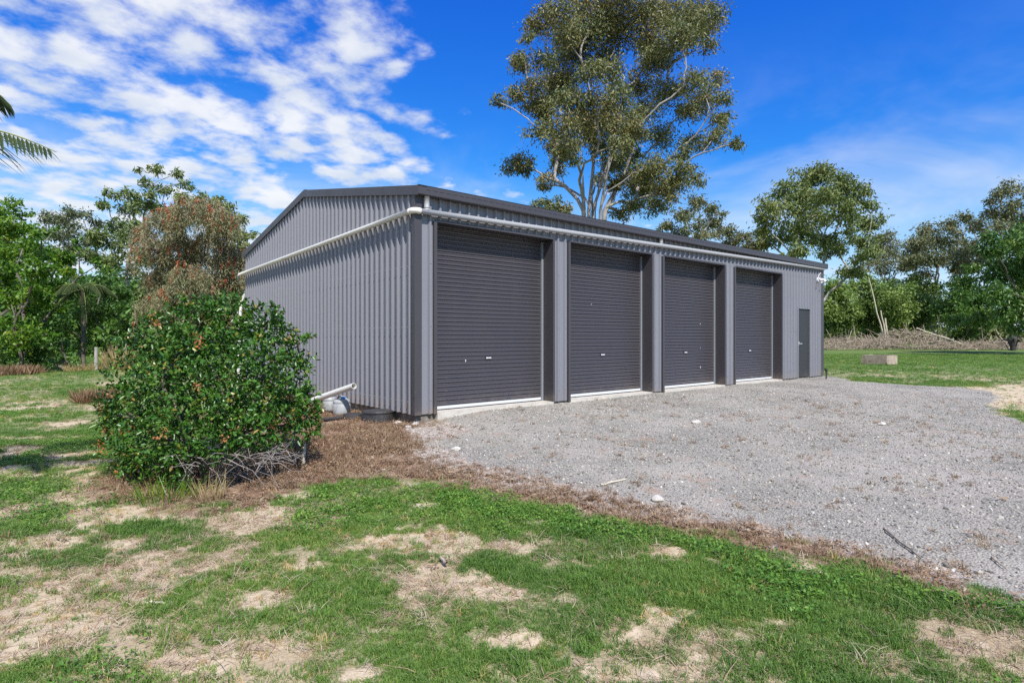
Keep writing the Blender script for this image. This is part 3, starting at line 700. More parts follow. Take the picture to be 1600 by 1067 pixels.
# ------------------------------------------------------------------ trees behind and right of the shed
Z1 = ((740, 0), 3.048)
big = [(400, 60, 90), (520, 40, 80), (650, 40, 90), (780, 50, 90), (900, 60, 90), (1010, 80, 90), (1100, 120, 70), (300, 120, 55), (255, 185, 35), (430, 150, 80), (560, 140, 80), (700, 150, 90), (850, 150, 80), (980, 180, 70), (1120, 215, 40),
       (220, 300, 45), (340, 280, 55), (470, 250, 80), (600, 260, 75), (880, 260, 75), (1060, 390, 65), (1165, 365, 42), (1190, 460, 36), (110, 485, 34), (200, 455, 50), (280, 400, 55), (420, 370, 80), (550, 340, 65), (660, 330, 60), (780, 390, 65), (920, 420, 75),
       (1100, 455, 60), (1050, 510, 55), (330, 500, 55), (450, 480, 75), (580, 480, 85), (700, 480, 65), (830, 510, 70), (1180, 565, 50), (300, 615, 55), (420, 620, 75), (540, 590, 70), (660, 600, 75), (780, 620, 60), (900, 650, 65), (1050, 665, 50), (1150, 650, 55),
       (1250, 690, 36), (180, 790, 46), (240, 765, 46), (340, 845, 36), (430, 720, 46), (620, 700, 55), (760, 730, 50), (880, 790, 65), (1000, 725, 46), (1050, 855, 42), (960, 850, 55), (850, 890, 55), (760, 965, 50), (880, 980, 55), (700, 1015, 40),
       (470, 690, 50), (560, 670, 50), (690, 690, 55), (730, 830, 46), (800, 860, 52), (930, 920, 48), (640, 780, 40), (820, 800, 55), (1010, 790, 45), (500, 560, 60), (620, 560, 60), (740, 540, 60), (480, 740, 40), (700, 760, 48), (680, 880, 36), (380, 680, 45)]
bc = addback(pxblobs(big, *Z1, 31, 0.75, 1, 1.12), 1, 34, 3.0)
bb = wp(925, 560, 31); bz = float(ground_z(bb[0], bb[1]))
sm_ = []
for (px, py, px2, py2, o) in ((912, 330, 905, 215, -0.6), (920, 330, 925, 190, 0.8), (930, 330, 945, 180, 0), (938, 330, 958, 200, -0.9), (945, 330, 990, 230, 0.6), (926, 330, 975, 150, 1.0)):
    b0 = wp(926 + (px - 926) * 0.35, 556, 31 + o * 0.2); b0[2] = bz - 0.1; m = wp(px, py, 31 + o * 0.6); tp = wp(px2, py2, 31 + o * 1.6); mid = (m + tp) / 2 + np.array((0.1 * o, -0.15, 0))
    sm_.append([b0, b0 * 0.5 + m * 0.5 + np.array((0.05, 0, 0)), m, mid, tp])
tree('eucalyptus_tree', 'tallest multi-stemmed gum tree rising behind the shed roof', bb, bc, 11, L_GUM, M_BARK, 0.20, 0.066, 1500, 24, 1.0, sm_, 5.5, 0.030, sig=0.30, up=0.5)
Z7 = ((1180, 240), 2.807)
def rtree(name, label, lst, dep, seed, leaf, basepx, per=420, ll=0.36, lw=0.13, thick=None, nback=8, rt=0.036, group=None, **kw):
    c = addback(pxblobs(lst, *Z7, dep, 0.8, seed, 1.12, thick=thick), seed, nback, (thick or 4))
    return tree(name, label, wp(basepx, 545, dep), c, seed, leaf, kw.pop('bark', M_BARK), ll, lw, per, 7, rt=rt, group=group, **kw)
rtree('gum_tree', 'broad round-crowned green gum tree standing just beyond the shed far end',
      [(230, 105, 55), (310, 88, 48), (390, 118, 48), (130, 150, 50), (200, 190, 55), (300, 180, 55), (400, 180, 55), (470, 180, 42), (515, 235, 42), (60, 220, 42), (110, 250, 50), (180, 290, 55), (270, 270, 55), (370, 270, 55), (450, 290, 50), (525, 300, 40),
       (40, 320, 42), (120, 360, 50), (210, 370, 50), (300, 380, 45), (400, 370, 45), (500, 370, 45), (60, 390, 40), (360, 430, 32), (520, 420, 40), (160, 430, 45), (450, 500, 36), (400, 520, 30), (470, 440, 36)], 52, 21, L_GUM3, 1272, thick=6, nback=14, rt=0.036, per=430)
rtree('gum_tree', 'thin dark gum behind the leaning pale dead poles', [(590, 378, 40), (560, 440, 40), (625, 425, 36), (575, 500, 34), (640, 495, 34), (600, 560, 25)], 74, 22, L_GUM2, 1395, nback=3, rt=0.042, thick=3)
rtree('gum_tree', 'flat-topped brown-green gum with forked trunk, middle of the far right row', [(740, 350, 46), (700, 400, 42), (790, 380, 46), (850, 400, 42), (720, 460, 46), (800, 450, 46), (760, 515, 30), (860, 470, 46), (840, 310, 30)], 70, 23, L_GUM2, 1462, nback=4, rt=0.042, thick=4)
rtree('gum_tree', 'spreading gum whose forked bare limbs show above the low bushes', [(900, 430, 46), (960, 400, 46), (945, 480, 42), (995, 440, 42), (920, 290, 34), (970, 300, 26), (880, 340, 26), (1000, 360, 30), (900, 510, 30)], 66, 24, L_GUM2, 1487, nback=3, rt=0.042, thick=4)
rtree('gum_tree', 'tall sparse gum topping the right edge behind the drooping green tree', [(1060, 180, 40), (1120, 150, 42), (1165, 195, 46), (1040, 250, 40), (1100, 260, 44), (1155, 280, 42), (1070, 330, 42), (1130, 350, 46), (1220, 160, 50), (1260, 240, 55), (1230, 330, 55), (1020, 215, 22), (1290, 330, 50)], 58, 25, L_GUM2, 1618, nback=3, rt=0.042, thick=4, per=330)
HG = 'low bushes behind the brush pile'
for i, (lab, lst, dep, bx) in enumerate((
    ('dark green bush beside the shed far corner, leftmost behind the brush pile', [(335, 640, 50), (320, 700, 50), (390, 690, 50), (385, 610, 42), (430, 575, 34), (330, 750, 42), (400, 760, 40)], 66, 1308),
    ('bushy green shrub behind the leaning pale poles', [(460, 640, 52), (515, 590, 46), (470, 710, 52), (550, 680, 46), (480, 570, 34), (520, 750, 42), (450, 770, 36)], 68, 1352),
    ('rounded bright green shrub right of the leaning pale poles', [(600, 640, 55), (640, 600, 48), (600, 700, 46), (570, 590, 36), (650, 680, 42), (620, 740, 40)], 65, 1396),
    ('wide olive green bush behind the middle of the brush pile', [(700, 610, 52), (745, 660, 54), (785, 615, 44), (690, 690, 46), (715, 565, 34), (760, 720, 46), (800, 690, 40), (700, 750, 40)], 69, 1440),
    ('large leafy shrub between the brush pile and charred stump', [(880, 650, 60), (950, 615, 52), (950, 700, 55), (880, 720, 48), (840, 690, 40), (1010, 660, 48), (1000, 720, 44), (920, 770, 40), (910, 580, 32)], 60, 1510))):
    rtree('leafy_shrub', lab, lst, dep, 31 + i, L_HEDGE if i != 4 else L_DEEP, bx, per=520, ll=0.34, lw=0.16, nback=6, rt=0.022, thick=2.2, group=HG, cat='bush', bark=M_BARKD, down=0.3, nstem=3)
rtree('drooping_tree', 'dense green drooping tree at the right edge of the lawn', [(1050, 470, 44), (1105, 420, 52), (1160, 390, 55), (1035, 545, 44), (1105, 530, 55), (1160, 490, 55), (1075, 610, 55), (1150, 600, 55), (1095, 690, 50), (1160, 680, 55), (1140, 745, 44),
      (1230, 360, 70), (1300, 400, 80), (1230, 470, 75), (1310, 520, 80), (1230, 580, 75), (1310, 640, 80), (1230, 690, 70), (1390, 480, 80), (1390, 600, 80), (1300, 330, 70), (1450, 540, 70), (1460, 640, 60)], 42, 41, L_DEEP, 1690, per=480, ll=0.32, lw=0.13, nback=14, rt=0.03, thick=5, down=1.0, bark=M_BARKD)
# crowns peeping over the shed roof
Zp = ((0, 0), 1.0)
def ptree(name, label, lst, dep, seed, leaf, basepx, thick=2.0, nback=4, per=620, ll=0.3, lw=0.11, rt=0.03, **kw):
    c = addback(pxblobs(lst, *Zp, dep, 0.8, seed, thick=thick), seed, nback, thick)
    return tree(name, label, wp(basepx, 560, dep), c, seed, leaf, kw.pop('bark', M_BARK), ll, lw, per, 8, rt=rt, **kw)
ptree('gum_tree', 'small rounded olive crown showing above the roof left of the tallest gum', [(845, 322, 13), (864, 317, 13), (884, 325, 12), (855, 335, 16), (875, 340, 16), (860, 352, 16)], 48, 51, L_GUM, 862)
ptree('gum_tree', 'layered gum crown just right of the tallest gum above the roof', [(1060, 338, 16), (1090, 322, 17), (1113, 330, 13), (1080, 348, 17), (1042, 352, 14), (1110, 350, 14), (1062, 366, 14), (1095, 372, 14), (1125, 334, 8)], 50, 52, L_GUM2, 1078)
ptree('gum_tree', 'low brown-green gum crown over the roof beside the broad round tree', [(1135, 362, 14), (1160, 366, 14), (1112, 364, 12), (1178, 380, 12), (1140, 382, 14), (1165, 390, 14)], 56, 53, L_GUM2, 1148)
# ------------------------------------------------------------------ left side trees
Z8 = ((0, 180), 2.54)
def ltree(name, label, lst, dep, seed, leaf, basepx, thick=2.0, nback=6, per=620, ll=0.28, lw=0.10, rt=0.024, **kw):
    c = addback(pxblobs(lst, *Z8, dep, 0.8, seed, thick=thick), seed, nback, thick)
    return tree(name, label, wp(basepx, 575, dep), c, seed, leaf, kw.pop('bark', M_BARK), ll, lw, per, 8, rt=rt, **kw)
ltree('gum_tree', 'tall grey-green gum behind the red flowering bottlebrush, left', [(545, 218, 15), (620, 222, 28), (690, 235, 28), (735, 268, 28), (440, 300, 32), (520, 300, 38), (600, 285, 38), (430, 350, 32), (500, 370, 44), (580, 370, 44), (450, 430, 46), (530, 450, 46), (660, 300, 36), (400, 480, 46), (480, 530, 46), (550, 560, 42), (370, 560, 44), (430, 600, 46), (520, 620, 40), (640, 380, 40)], 36, 61, L_GUM3, 190, thick=4, nback=10, tint=(0, 0.75))
ltree('gum_tree', 'bushy green gum crown between the bottlebrush and shed gable', [(860, 360, 36), (915, 380, 36), (965, 420, 32), (988, 472, 22), (800, 335, 34), (740, 328, 28), (900, 440, 40), (940, 490, 34), (850, 420, 40), (800, 400, 40), (960, 540, 30), (980, 590, 30), (930, 600, 40)], 34, 62, L_GUM3, 340, thick=3, tint=(0.25, 1), bark=M_BARKD)
ltree('gum_tree', 'distant grey gum between the yellow-green tree and tall grey gum', [(180, 400, 36), (230, 412, 30), (320, 400, 36), (368, 420, 32), (290, 460, 40), (340, 480, 40), (230, 475, 36), (180, 460, 32), (270, 545, 42), (330, 550, 42), (210, 540, 36)], 48, 63, L_GUM2, 115, thick=3, tint=(0, 0.6))
ltree('lime_green_tree', 'yellow-green leafy tree at the left edge, tallest of the near left foliage', [(25, 385, 42), (62, 358, 34), (40, 440, 46), (15, 500, 46), (90, 392, 26), (-50, 400, 60), (-60, 500, 70), (75, 480, 40), (30, 545, 46), (95, 440, 34), (-20, 450, 50), (120, 560, 40)], 29, 64, L_LIME, -10, thick=2, ll=0.22, lw=0.11, per=700, tint=(0.25, 1), bark=M_BARKD, down=0.5)
ltree('lime_green_shrub', 'bright green glossy-leaved shrub mass spilling onto the lawn at left', [(110, 520, 46), (60, 575, 55), (150, 560, 46), (40, 650, 55), (120, 635, 46), (190, 620, 36), (60, 740, 55), (140, 720, 46), (60, 820, 55), (150, 800, 46), (215, 770, 36), (100, 890, 55), (190, 870, 40), (30, 900, 46), (-60, 600, 70), (-60, 720, 70), (-60, 840, 60), (150, 470, 36), (205, 470, 30), (20, 560, 50), (200, 690, 40), (250, 560, 34), (240, 620, 36), (100, 600, 50), (20, 700, 55), (110, 690, 50), (230, 850, 36)], 25, 65, L_LIME, 30, thick=2.2, nback=14, ll=0.19, lw=0.10, per=900, tint=(0, 0.9), bark=M_BARKD, cat='bush', down=0.5, nstem=4)
ltree('dark_green_shrub', 'dark green understorey shrub between the lime shrub and bottlebrush', [(400, 700, 50), (465, 690, 46), (420, 780, 52), (350, 830, 46), (540, 705, 44), (600, 730, 38), (480, 780, 46), (400, 640, 40), (450, 850, 44), (340, 760, 40), (560, 790, 44), (510, 850, 44)], 27.5, 66, L_DEEP, 165, thick=2.2, nback=10, ll=0.19, lw=0.10, per=850, bark=M_BARKD, cat='bush', down=0.4, nstem=4)
ltree('low_weedy_shrub', 'low dark shrub at the lawn edge left of the fence post', [(265, 830, 42), (320, 890, 36), (240, 930, 36), (300, 780, 36), (180, 930, 36), (120, 950, 34), (70, 960, 34), (350, 930, 30), (20, 975, 40), (80, 985, 32), (140, 980, 34), (200, 985, 30), (250, 975, 30), (300, 975, 26), (40, 930, 36), (-30, 960, 40), (290, 860, 36)], 25.5, 67, L_DEEP, 105, thick=1.2, nback=4, ll=0.17, lw=0.09, per=850, bark=M_BARKD, cat='bush', down=0.3, nstem=4)
# weeping bottlebrush with red flowers
def bottlebrush():
    r = np.random.RandomState(71); dep = 24.5; b0 = wp(300, 575, dep); b0[2] = float(ground_z(b0[0], b0[1])) - 0.08
    t = empty('weeping_bottlebrush_tree', b0, 'weeping bottlebrush tree dotted with red flowers beside the shed gable', 'tree')
    cen = wp(306, 425, dep); hw = 84 / FPX * dep; N = 2300
    st = []; tips = []
    lobes = [(255, 345, 30), (300, 325, 32), (348, 340, 30), (238, 392, 28), (285, 382, 34), (335, 376, 34), (372, 398, 26), (248, 436, 30), (298, 432, 34), (346, 440, 34), (378, 452, 22), (235, 480, 24), (280, 486, 30), (330, 490, 30), (370, 495, 24), (222, 360, 14), (392, 425, 12), (270, 330, 20), (325, 318, 18), (305, 402, 30), (262, 410, 26), (355, 410, 28), (320, 460, 30), (265, 460, 28)]
    for px, py, q in lobes:
        D = dep + r.uniform(-1.6, 1.2); c = wp(px, py, D); R = q / FPX * D
        R *= r.uniform(0.75, 1.0)
        for k in range(int(2.7 * q)):
            d = rdir(r, 1)[0]; d[2] = abs(d[2]) * 0.9; p = c + d * R * np.array((1, 1, 0.8)) * r.rand() ** 0.3; ln = min(r.uniform(0.35, 1.35), p[2] - b0[2] - 0.4)
            if ln < 0.25: continue
            st.append((p, ln, d * np.array((1, 1, 0)) * 0.22))
            if k % 11 == 0: tips.append((*p, 0.3))
    tb = skeleton(r, [[b0, b0 + (0.1, 0, 1.2), b0 + (0.05, 0.1, 2.4), b0 + (0, 0.2, 3.6)]], tips, b0[2] + 1.3, 0.022, up=0.7)
    tubes_obj('trunk', tb, M_BARKD, t, b0)
    P = []; D = []; T = []; FP = []; FD = []
    for p, ln, o in st:
        m = int(ln / 0.026); tt = np.linspace(0, 1, m)[:, None]; sw = r.normal(size=3) * 0.06
        q = p + o * tt ** 0.6 + sw * tt + np.array((0, 0, -1.0)) * ln * (tt ** 1.25) + r.normal(size=(m, 3)) * 0.05
        P.append(q); D.append(rdir(r, m) * 0.8 + np.array((0, 0, -0.9))); T.append(np.full(m, r.rand()) * 0.6 + r.rand(m) * 0.4)
        if r.rand() < 0.25 + 0.16 * (p[2] > cen[2]):
            f = r.uniform(0.1, 0.75); c = p + o * f ** .6 + sw * f + np.array((0, 0, -ln * f ** 1.25)); k = 26
            FP.append(c + rdir(r, k) * 0.035 + np.array((0, 0, 1)) * r.uniform(-0.13, 0.13, (k, 1))); FD.append(rdir(r, k))
    P = np.concatenate(P); n = len(P)
    leaves_obj('foliage', P - b0, np.concatenate(D), rdir(r, n), 0.15 * (0.6 + 0.8 * r.rand(n)), np.full(n, 0.032), np.concatenate(T), L_WEEP, t)
    FP = np.concatenate(FP); n = len(FP)
    tag(leaves_obj('flowers', FP - b0, np.concatenate(FD), rdir(r, n), np.full(n, 0.065), np.full(n, 0.036), r.rand(n), L_RED, t), kind='stuff')
bottlebrush()
# ------------------------------------------------------------------ palms
LEAFLET = {}
def leaflet_mesh(v):
    if v not in LEAFLET:
        V = [(0, 0, 0), (0.25, 0.012, 0.004), (0.25, -0.012, 0.004), (0.62, 0.010, -0.025), (0.62, -0.010, -0.025), (1.0, 0.0, -0.10), (0.25, 0, -0.004), (0.62, 0, -0.034)]
        me = bpy.data.meshes.new('leaflet'); me.from_pydata(V, [], [(0, 6, 1), (0, 2, 6), (1, 6, 7, 3), (6, 2, 4, 7), (3, 7, 5), (7, 4, 5)]); me.update()
        a = me.attributes.new('tint', 'FLOAT', 'POINT'); a.data.foreach_set('value', np.full(len(V), v * 0.33, dtype=np.float32)); me.materials.append(L_PALM); LEAFLET[v] = me
    return LEAFLET[v]
def frond(parent, org, start, tip, sag, n, llen, r, single=False, hang=0.9):
    """one palm frond: a rachis with leaflets both sides"""
    s = np.array(start, float) - org; e = np.array(tip, float) - org; m = (s + e) / 2 + np.array((0, 0, sag))
    tt = np.linspace(0, 1, 14)[:, None]; P = (1 - tt) ** 2 * s + 2 * tt * (1 - tt) * m + tt ** 2 * e
    fo = MB().tube(P, np.linspace(0.016, 0.003, 14), 5).build('frond', M_RACH, parent, True)
    VS = []; FS = []; TS = []; nv = 0
    base = np.array([(0, 0, 0), (0.25, 0.012, 0.004), (0.25, -0.012, 0.004), (0.62, 0.010, -0.025), (0.62, -0.010, -0.025), (1.0, 0.0, -0.10), (0.25, 0, -0.004), (0.62, 0, -0.034)])
    for i in range(n):
        f = 0.16 + 0.82 * i / n; t = np.array(((1 - f) ** 2, 2 * f * (1 - f), f * f)); p = t[0] * s + t[1] * m + t[2] * e
        T = 2 * (1 - f) * (m - s) + 2 * f * (e - m); T /= np.linalg.norm(T); side = np.cross(T, (0, 0, 1)); side /= np.linalg.norm(side) + 1e-9
        for sg in (-1, 1):
            d = side * sg * 0.9 + T * (0.45 + 0.9 * f) + np.array((0, 0, -hang * r.uniform(0.6, 1.2))); d /= np.linalg.norm(d)
            ln = llen * (0.55 + 0.9 * math.sin(math.pi * min(1, f * 0.9 + 0.12))) * r.uniform(0.85, 1.1) * (1 - 0.45 * f)
            yv = np.cross((0, 0, 1), d); yv /= np.linalg.norm(yv) + 1e-9; zv = np.cross(d, yv)
            if single:
                o = bpy.data.objects.new('leaflet', leaflet_mesh(r.randint(0, 4))); COL.objects.link(o); o.parent = fo
                o.matrix_local = Matrix(((d[0] * ln, yv[0], zv[0] * ln, p[0]), (d[1] * ln, yv[1], zv[1] * ln, p[1]), (d[2] * ln, yv[2], zv[2] * ln, p[2]), (0, 0, 0, 1)))
            else:
                q = base * np.array((ln, 1, ln)); V = p + q[:, :1] * d + q[:, 1:2] * yv + q[:, 2:] * zv
                VS.append(V); FS.append(np.array([(0, 6, 1), (0, 2, 6), (1, 6, 3), (6, 7, 3), (6, 2, 7), (2, 4, 7), (3, 7, 5), (7, 4, 5)]) + nv); nv += 8; TS.append(np.full(8, r.rand()))
    if not single:
        link('leaflets', mesh_np('leaflets', np.concatenate(VS), [np.concatenate(FS)], {'tint': np.concatenate(TS)}), L_PALM, fo)
M_RACH = painted('rachis', (0.22, 0.24, 0.07), 0.5, 0.3)
def palm(name, label, base, top, fronds, trunk_r, seed, llen, n=26, singles=()):
    r = np.random.RandomState(seed); base = np.array(base, float); base[2] = float(ground_z(base[0], base[1])) - 0.05; top = np.array(top, float)
    t = empty(name, base, label, 'palm'); tt = np.linspace(0, 1, 18)[:, None]
    P = (top - base) * tt + np.array((0.06, 0.03, 0)) * np.sin(tt * 3.1); R = trunk_r * (1.25 - 0.35 * tt[:, 0]) * (1 + 0.06 * (np.arange(18) % 2))
    MB().tube(P, R, 10).build('trunk', M_BARKD, t, True)
    for i, (tip, sag) in enumerate(fronds):
        frond(t, base, top + r.normal(size=3) * 0.03, tip, sag, n, llen, r, i in singles)
pc = wp(-210, 215, 4.7)
fr_ = [(wp(88, 238, 4.55), 0.32)]
for k in range(11):
    a = 0.3 + k * 2 * math.pi / 11; q = 1.55 + 0.3 * math.sin(k * 2.3); fr_.append((pc + np.array((math.cos(a) * q, math.sin(a) * q, -0.25 + 0.5 * math.sin(k * 1.7))), 0.75))
fr_ = [f for i, f in enumerate(fr_) if i == 0 or float((f[0][:2] - CAM[:2]) @ RT) / max(0.2, float((f[0][:2] - CAM[:2]) @ FW)) < -0.93]
fr_.append((wp(20, 168, 5.3), 0.75))
palm('garden_palm', 'palm outside the left edge with one green frond tip reaching into the sky', pc, pc, fr_, 0.09, 81, 0.46, 38, singles=(0,))
pc2 = wp(128, 452, 26); fr2 = []
for k in range(11):
    a = k * 2 * math.pi / 11 + 0.2; q = 1.35 + 0.25 * math.sin(k * 1.9); fr2.append((pc2 + np.array((math.cos(a) * q, math.sin(a) * q, -0.75 + 0.8 * math.sin(k * 2.1 + 0.5))), 0.75))
palm('understorey_palm', 'small feathery palm among the dark shrubs beyond the left lawn', pc2, pc2, fr2, 0.09, 82, 0.55, 30)

# ------------------------------------------------------------------ the flowering bush in front of the gable
def bush():
    r = np.random.RandomState(91); b0 = at(338, 742); b0[2] -= 0.05
    lat, dep = camxy(b0[0], b0[1]); dep = float(dep)
    t = empty('flowering_bush', b0, 'large rounded glossy green bush dotted with orange flowers beside the shed gable', 'bush')
    blobs = [(300, 510, 62, 0.2), (360, 500, 55, 0.3), (235, 530, 52, 0.1), (410, 520, 50, 0.2), (215, 585, 52, -0.1), (200, 640, 46, -0.2), (205, 690, 46, -0.3), (255, 600, 62, -0.5), (330, 570, 66, -0.4), (400, 585, 62, -0.4), (450, 590, 42, 0.1),
             (470, 630, 32, 0.0), (440, 650, 48, -0.4), (370, 650, 62, -0.75), (300, 660, 62, -0.8), (245, 690, 50, -0.7), (290, 715, 40, -0.9), (345, 690, 36, -0.9), (395, 675, 34, -0.7), (225, 735, 30, -0.7), (205, 725, 30, -0.5), (255, 745, 24, -0.8), (465, 528, 14, 0.1), (330, 482, 30, 0.4), (478, 655, 26, 0.0), (170, 640, 16, -0.1),
             (300, 560, 60, 0.6), (400, 560, 60, 0.7), (250, 640, 60, 0.6), (350, 630, 60, 0.8), (430, 640, 50, 0.7), (465, 560, 22, 0.2), (280, 545, 45, -0.3), (420, 500, 30, 0.1)]
    cl = []
    for (px, py, q, o) in blobs:
        D = dep + 0.25 + o * 0.95; p = wp(px, py + 4, D); cl.append((*p, q / FPX * D * r.uniform(0.74, 0.96)))
    tb = skeleton(r, [[b0 + np.array((dx, dy, 0)), b0 + np.array((dx * 2.5, dy * 2.5, 0.35)), b0 + np.array((dx * 4, dy * 4, 0.8))] for dx, dy in ((0.1, 0), (-0.08, 0.1), (0, -0.1), (-0.1, -0.04), (0.12, 0.1))], cl, b0[2] + 0.15, 0.012, up=0.3)
    # leafless dead twigs under the right front skirt
    tubes_obj('stems', tb, M_BARKD, t, b0)
    dt = []
    for k in range(95):
        px = r.uniform(285, 440); py = 735 - (px - 290) * 0.14 + r.uniform(-16, 10); a = wp(px, py, dep - r.uniform(0.2, 0.75) + (px - 340) * 0.0012)
        a[2] = max(a[2], float(ground_z(a[0], a[1])) + 0.05); d = np.array((r.normal() * 0.7 + RT[0] * 0.25, r.normal() * 0.7 + RT[1] * 0.25, r.normal() * 0.25 - 0.05)); ln = r.uniform(0.10, 0.32)
        p = [a, a + d * ln * 0.4 + r.normal(size=3) * 0.02, a + d * ln * 0.75 + r.normal(size=3) * 0.03, a + d * ln + np.array((0, 0, r.uniform(-0.1, 0.05)))]
        for q in p: q[2] = max(q[2], float(ground_z(q[0], q[1])) + 0.015)
        dt.append((np.array(p), np.linspace(r.uniform(0.003, 0.0065), 0.0014, 4)))
        if r.rand() < 0.6:
            q = p[1]; dt.append((np.array([q, q + r.normal(size=3) * 0.06 + d * 0.05, q + r.normal(size=3) * 0.09 + d * 0.1]), np.array((0.004, 0.003, 0.0015))))
    tag(tubes_obj('dead_twigs', dt, stony('bush_twig', (0.20, 0.17, 0.15), (0.36, 0.32, 0.29), 6), t, b0), kind='stuff')
    # leaves in short sprays
    P = []; D = []; T = []
    for (x, y, z, q) in cl:
        m = int(190 * q * q / 0.16 * 1.25) + 26
        c = rdir(r, m) * (r.rand(m, 1) ** 0.30) * q * np.array((1, 1, 0.95)) + (x, y, z)
        out = (c - np.array((x, y, z))) / q
        for ci, oi in zip(c, out):
            k = r.randint(5, 9); ax = oi * 0.8 + r.normal(size=3) * 0.5 + np.array((0, 0, 0.3)); ax /= np.linalg.norm(ax)
            s = np.linspace(0, 0.085, k)[:, None]; P.append(ci + ax * s); D.append(rdir(r, k) * 0.9 + ax * 0.75); T.append(np.full(k, r.rand() * 0.5) + r.rand(k) * 0.42)
    for k in range(300):                                  # longer shoots that break the outline
        x, y, z, q = cl[r.randint(len(cl))]; d = rdir(r, 1)[0]; d[2] = abs(d[2]) * 0.9 + 0.1 if r.rand() < 0.75 else d[2]; d /= np.linalg.norm(d); c = np.array((x, y, z)) + d * q * 0.9; ln = r.uniform(0.06, 0.20); m = int(ln / 0.012)
        ax = d + r.normal(size=3) * 0.35 + np.array((0, 0, 0.35)); ax /= np.linalg.norm(ax); t_ = np.linspace(0, 1, m)[:, None]
        P.append(c + ax * ln * t_ + np.array((0, 0, -0.06)) * t_ ** 2); D.append(rdir(r, m) + ax * 0.6); T.append(np.full(m, 0.25 + 0.45 * r.rand()) + 0.3 * r.rand(m))
    P = np.concatenate(P); D = np.concatenate(D); T = np.concatenate(T); g = ground_z(P[:, 0], P[:, 1]); hole = np.sin(P[:, 0] * 10.5 + 1.3 * np.sin(P[:, 2] * 6)) * np.sin(P[:, 1] * 9.5 + 2 + 1.2 * np.sin(P[:, 0] * 7)) * np.sin(P[:, 2] * 11 + 0.7 + 1.4 * np.sin(P[:, 1] * 6)); ok = (P[:, 2] > g + 0.05) & ((np.abs(hole) < 0.22 + 0.22 * (hole > 0)) | (r.rand(len(P)) < 0.15)); P, D, T = P[ok], D[ok], T[ok]; n = len(P)
    T = np.where(r.rand(n) < 0.035, 0.93 + 0.07 * r.rand(n), T)
    leaves_obj('foliage', P - b0, D, rdir(r, n) + np.array((0, 0, 1.1)), 0.053 * (0.45 + 0.95 * r.rand(n)), 0.027 * (0.75 + 0.5 * r.rand(n)), T, L_BUSH, t, 0.18, 6)
    FP = []; FT = []
    for k in range(60):
        x, y, z, q = cl[r.randint(len(cl))]; d = rdir(r, 1)[0]; d[:2] -= FW * 0.6; d /= np.linalg.norm(d); c = np.array((x, y, z)) + d * q * 1.0; m = r.randint(6, 26)
        FP.append(c + r.normal(size=(m, 3)) * 0.022); FT.append(np.full(m, r.rand() ** 1.5) * 0.9 + r.rand(m) * 0.1)
    FP = np.concatenate(FP); n = len(FP)
    tag(leaves_obj('flowers', FP - b0, rdir(r, n) + np.array((0, 0, 0.4)), rdir(r, n), np.full(n, 0.026), np.full(n, 0.018), np.concatenate(FT), L_ORANGE, t), kind='stuff')
bush()
# ------------------------------------------------------------------ things beside the shed
def drum(name, label, c, r, h, rot=0.0, mat=M_DRUM):
    c = np.array(c, float); t = empty(name, c, label, 'jerrycan', 'jerrycans by the gable wall')
    MB().lathe((0, 0, 0), [(0, 0), (r * 0.86, 0), (r * 0.96, 0.012), (r, 0.05), (r, h * 0.66), (r * 0.975, h * 0.675), (r * 0.975, h * 0.70), (r, h * 0.715), (r * 0.98, h * 0.80), (r * 0.90, h * 0.89), (r * 0.72, h * 0.935), (r * 0.4, h * 0.945), (0, h * 0.945)], 22).build('body', mat, t, True)
    MB().lathe((r * 0.34 * math.cos(rot), r * 0.34 * math.sin(rot), h * 0.945), [(0.0, 0), (0.038, 0), (0.038, 0.034), (0.032, 0.038), (0, 0.038)], 14).build('cap', M_BLUE, t)
    a, b = math.cos(rot + 1.6) * r * 0.6, math.sin(rot + 1.6) * r * 0.6
    MB().tube([(-a, -b, h * 0.90), (-a * 0.8, -b * 0.8, h * 1.05), (0, 0, h * 1.09), (a * 0.8, b * 0.8, h * 1.05), (a, b, h * 0.90)], 0.012, 8).build('handle', mat, t, True)
    return t
c = at(534, 648); c2 = at(517, 644)
drum('jerrycan', 'larger pale grey plastic jerrycan under the loose white pipe', (c[0], c[1], c[2]), 0.150, 0.30, -1.5)
drum('jerrycan', 'smaller pale grey plastic jerrycan half hidden by the bush leaves', (c2[0] + 0.03, c2[1] + 0.13, c2[2]), 0.125, 0.29, -1.2)
a = wp(553, 603, 9.75); b = wp(478, 629, 10.75); dd = (b - a) / np.linalg.norm(b - a)
o0 = (a + b) / 2; pipe = MB(); P = np.array([a, b + dd * 1.2]); Vo, Fo = tube_arr(P - a, np.full(2, 0.052), 18); pipe.raw(Vo, Fo.tolist()); Vi, Fi = tube_arr(P - a, np.full(2, 0.045), 18)
pipe.raw(Vi, [f[::-1] for f in Fi.tolist()]); pipe.raw(np.concatenate((Vo[:18], Vi[:18])), [(i, (i + 1) % 18, 18 + (i + 1) % 18, 18 + i) for i in range(18)])
po = pipe.build('loose_pipe', M_PVC, None, True); po.location = a; tag(po, 'loose white plastic pipe lying across the jerrycans', 'pipe')
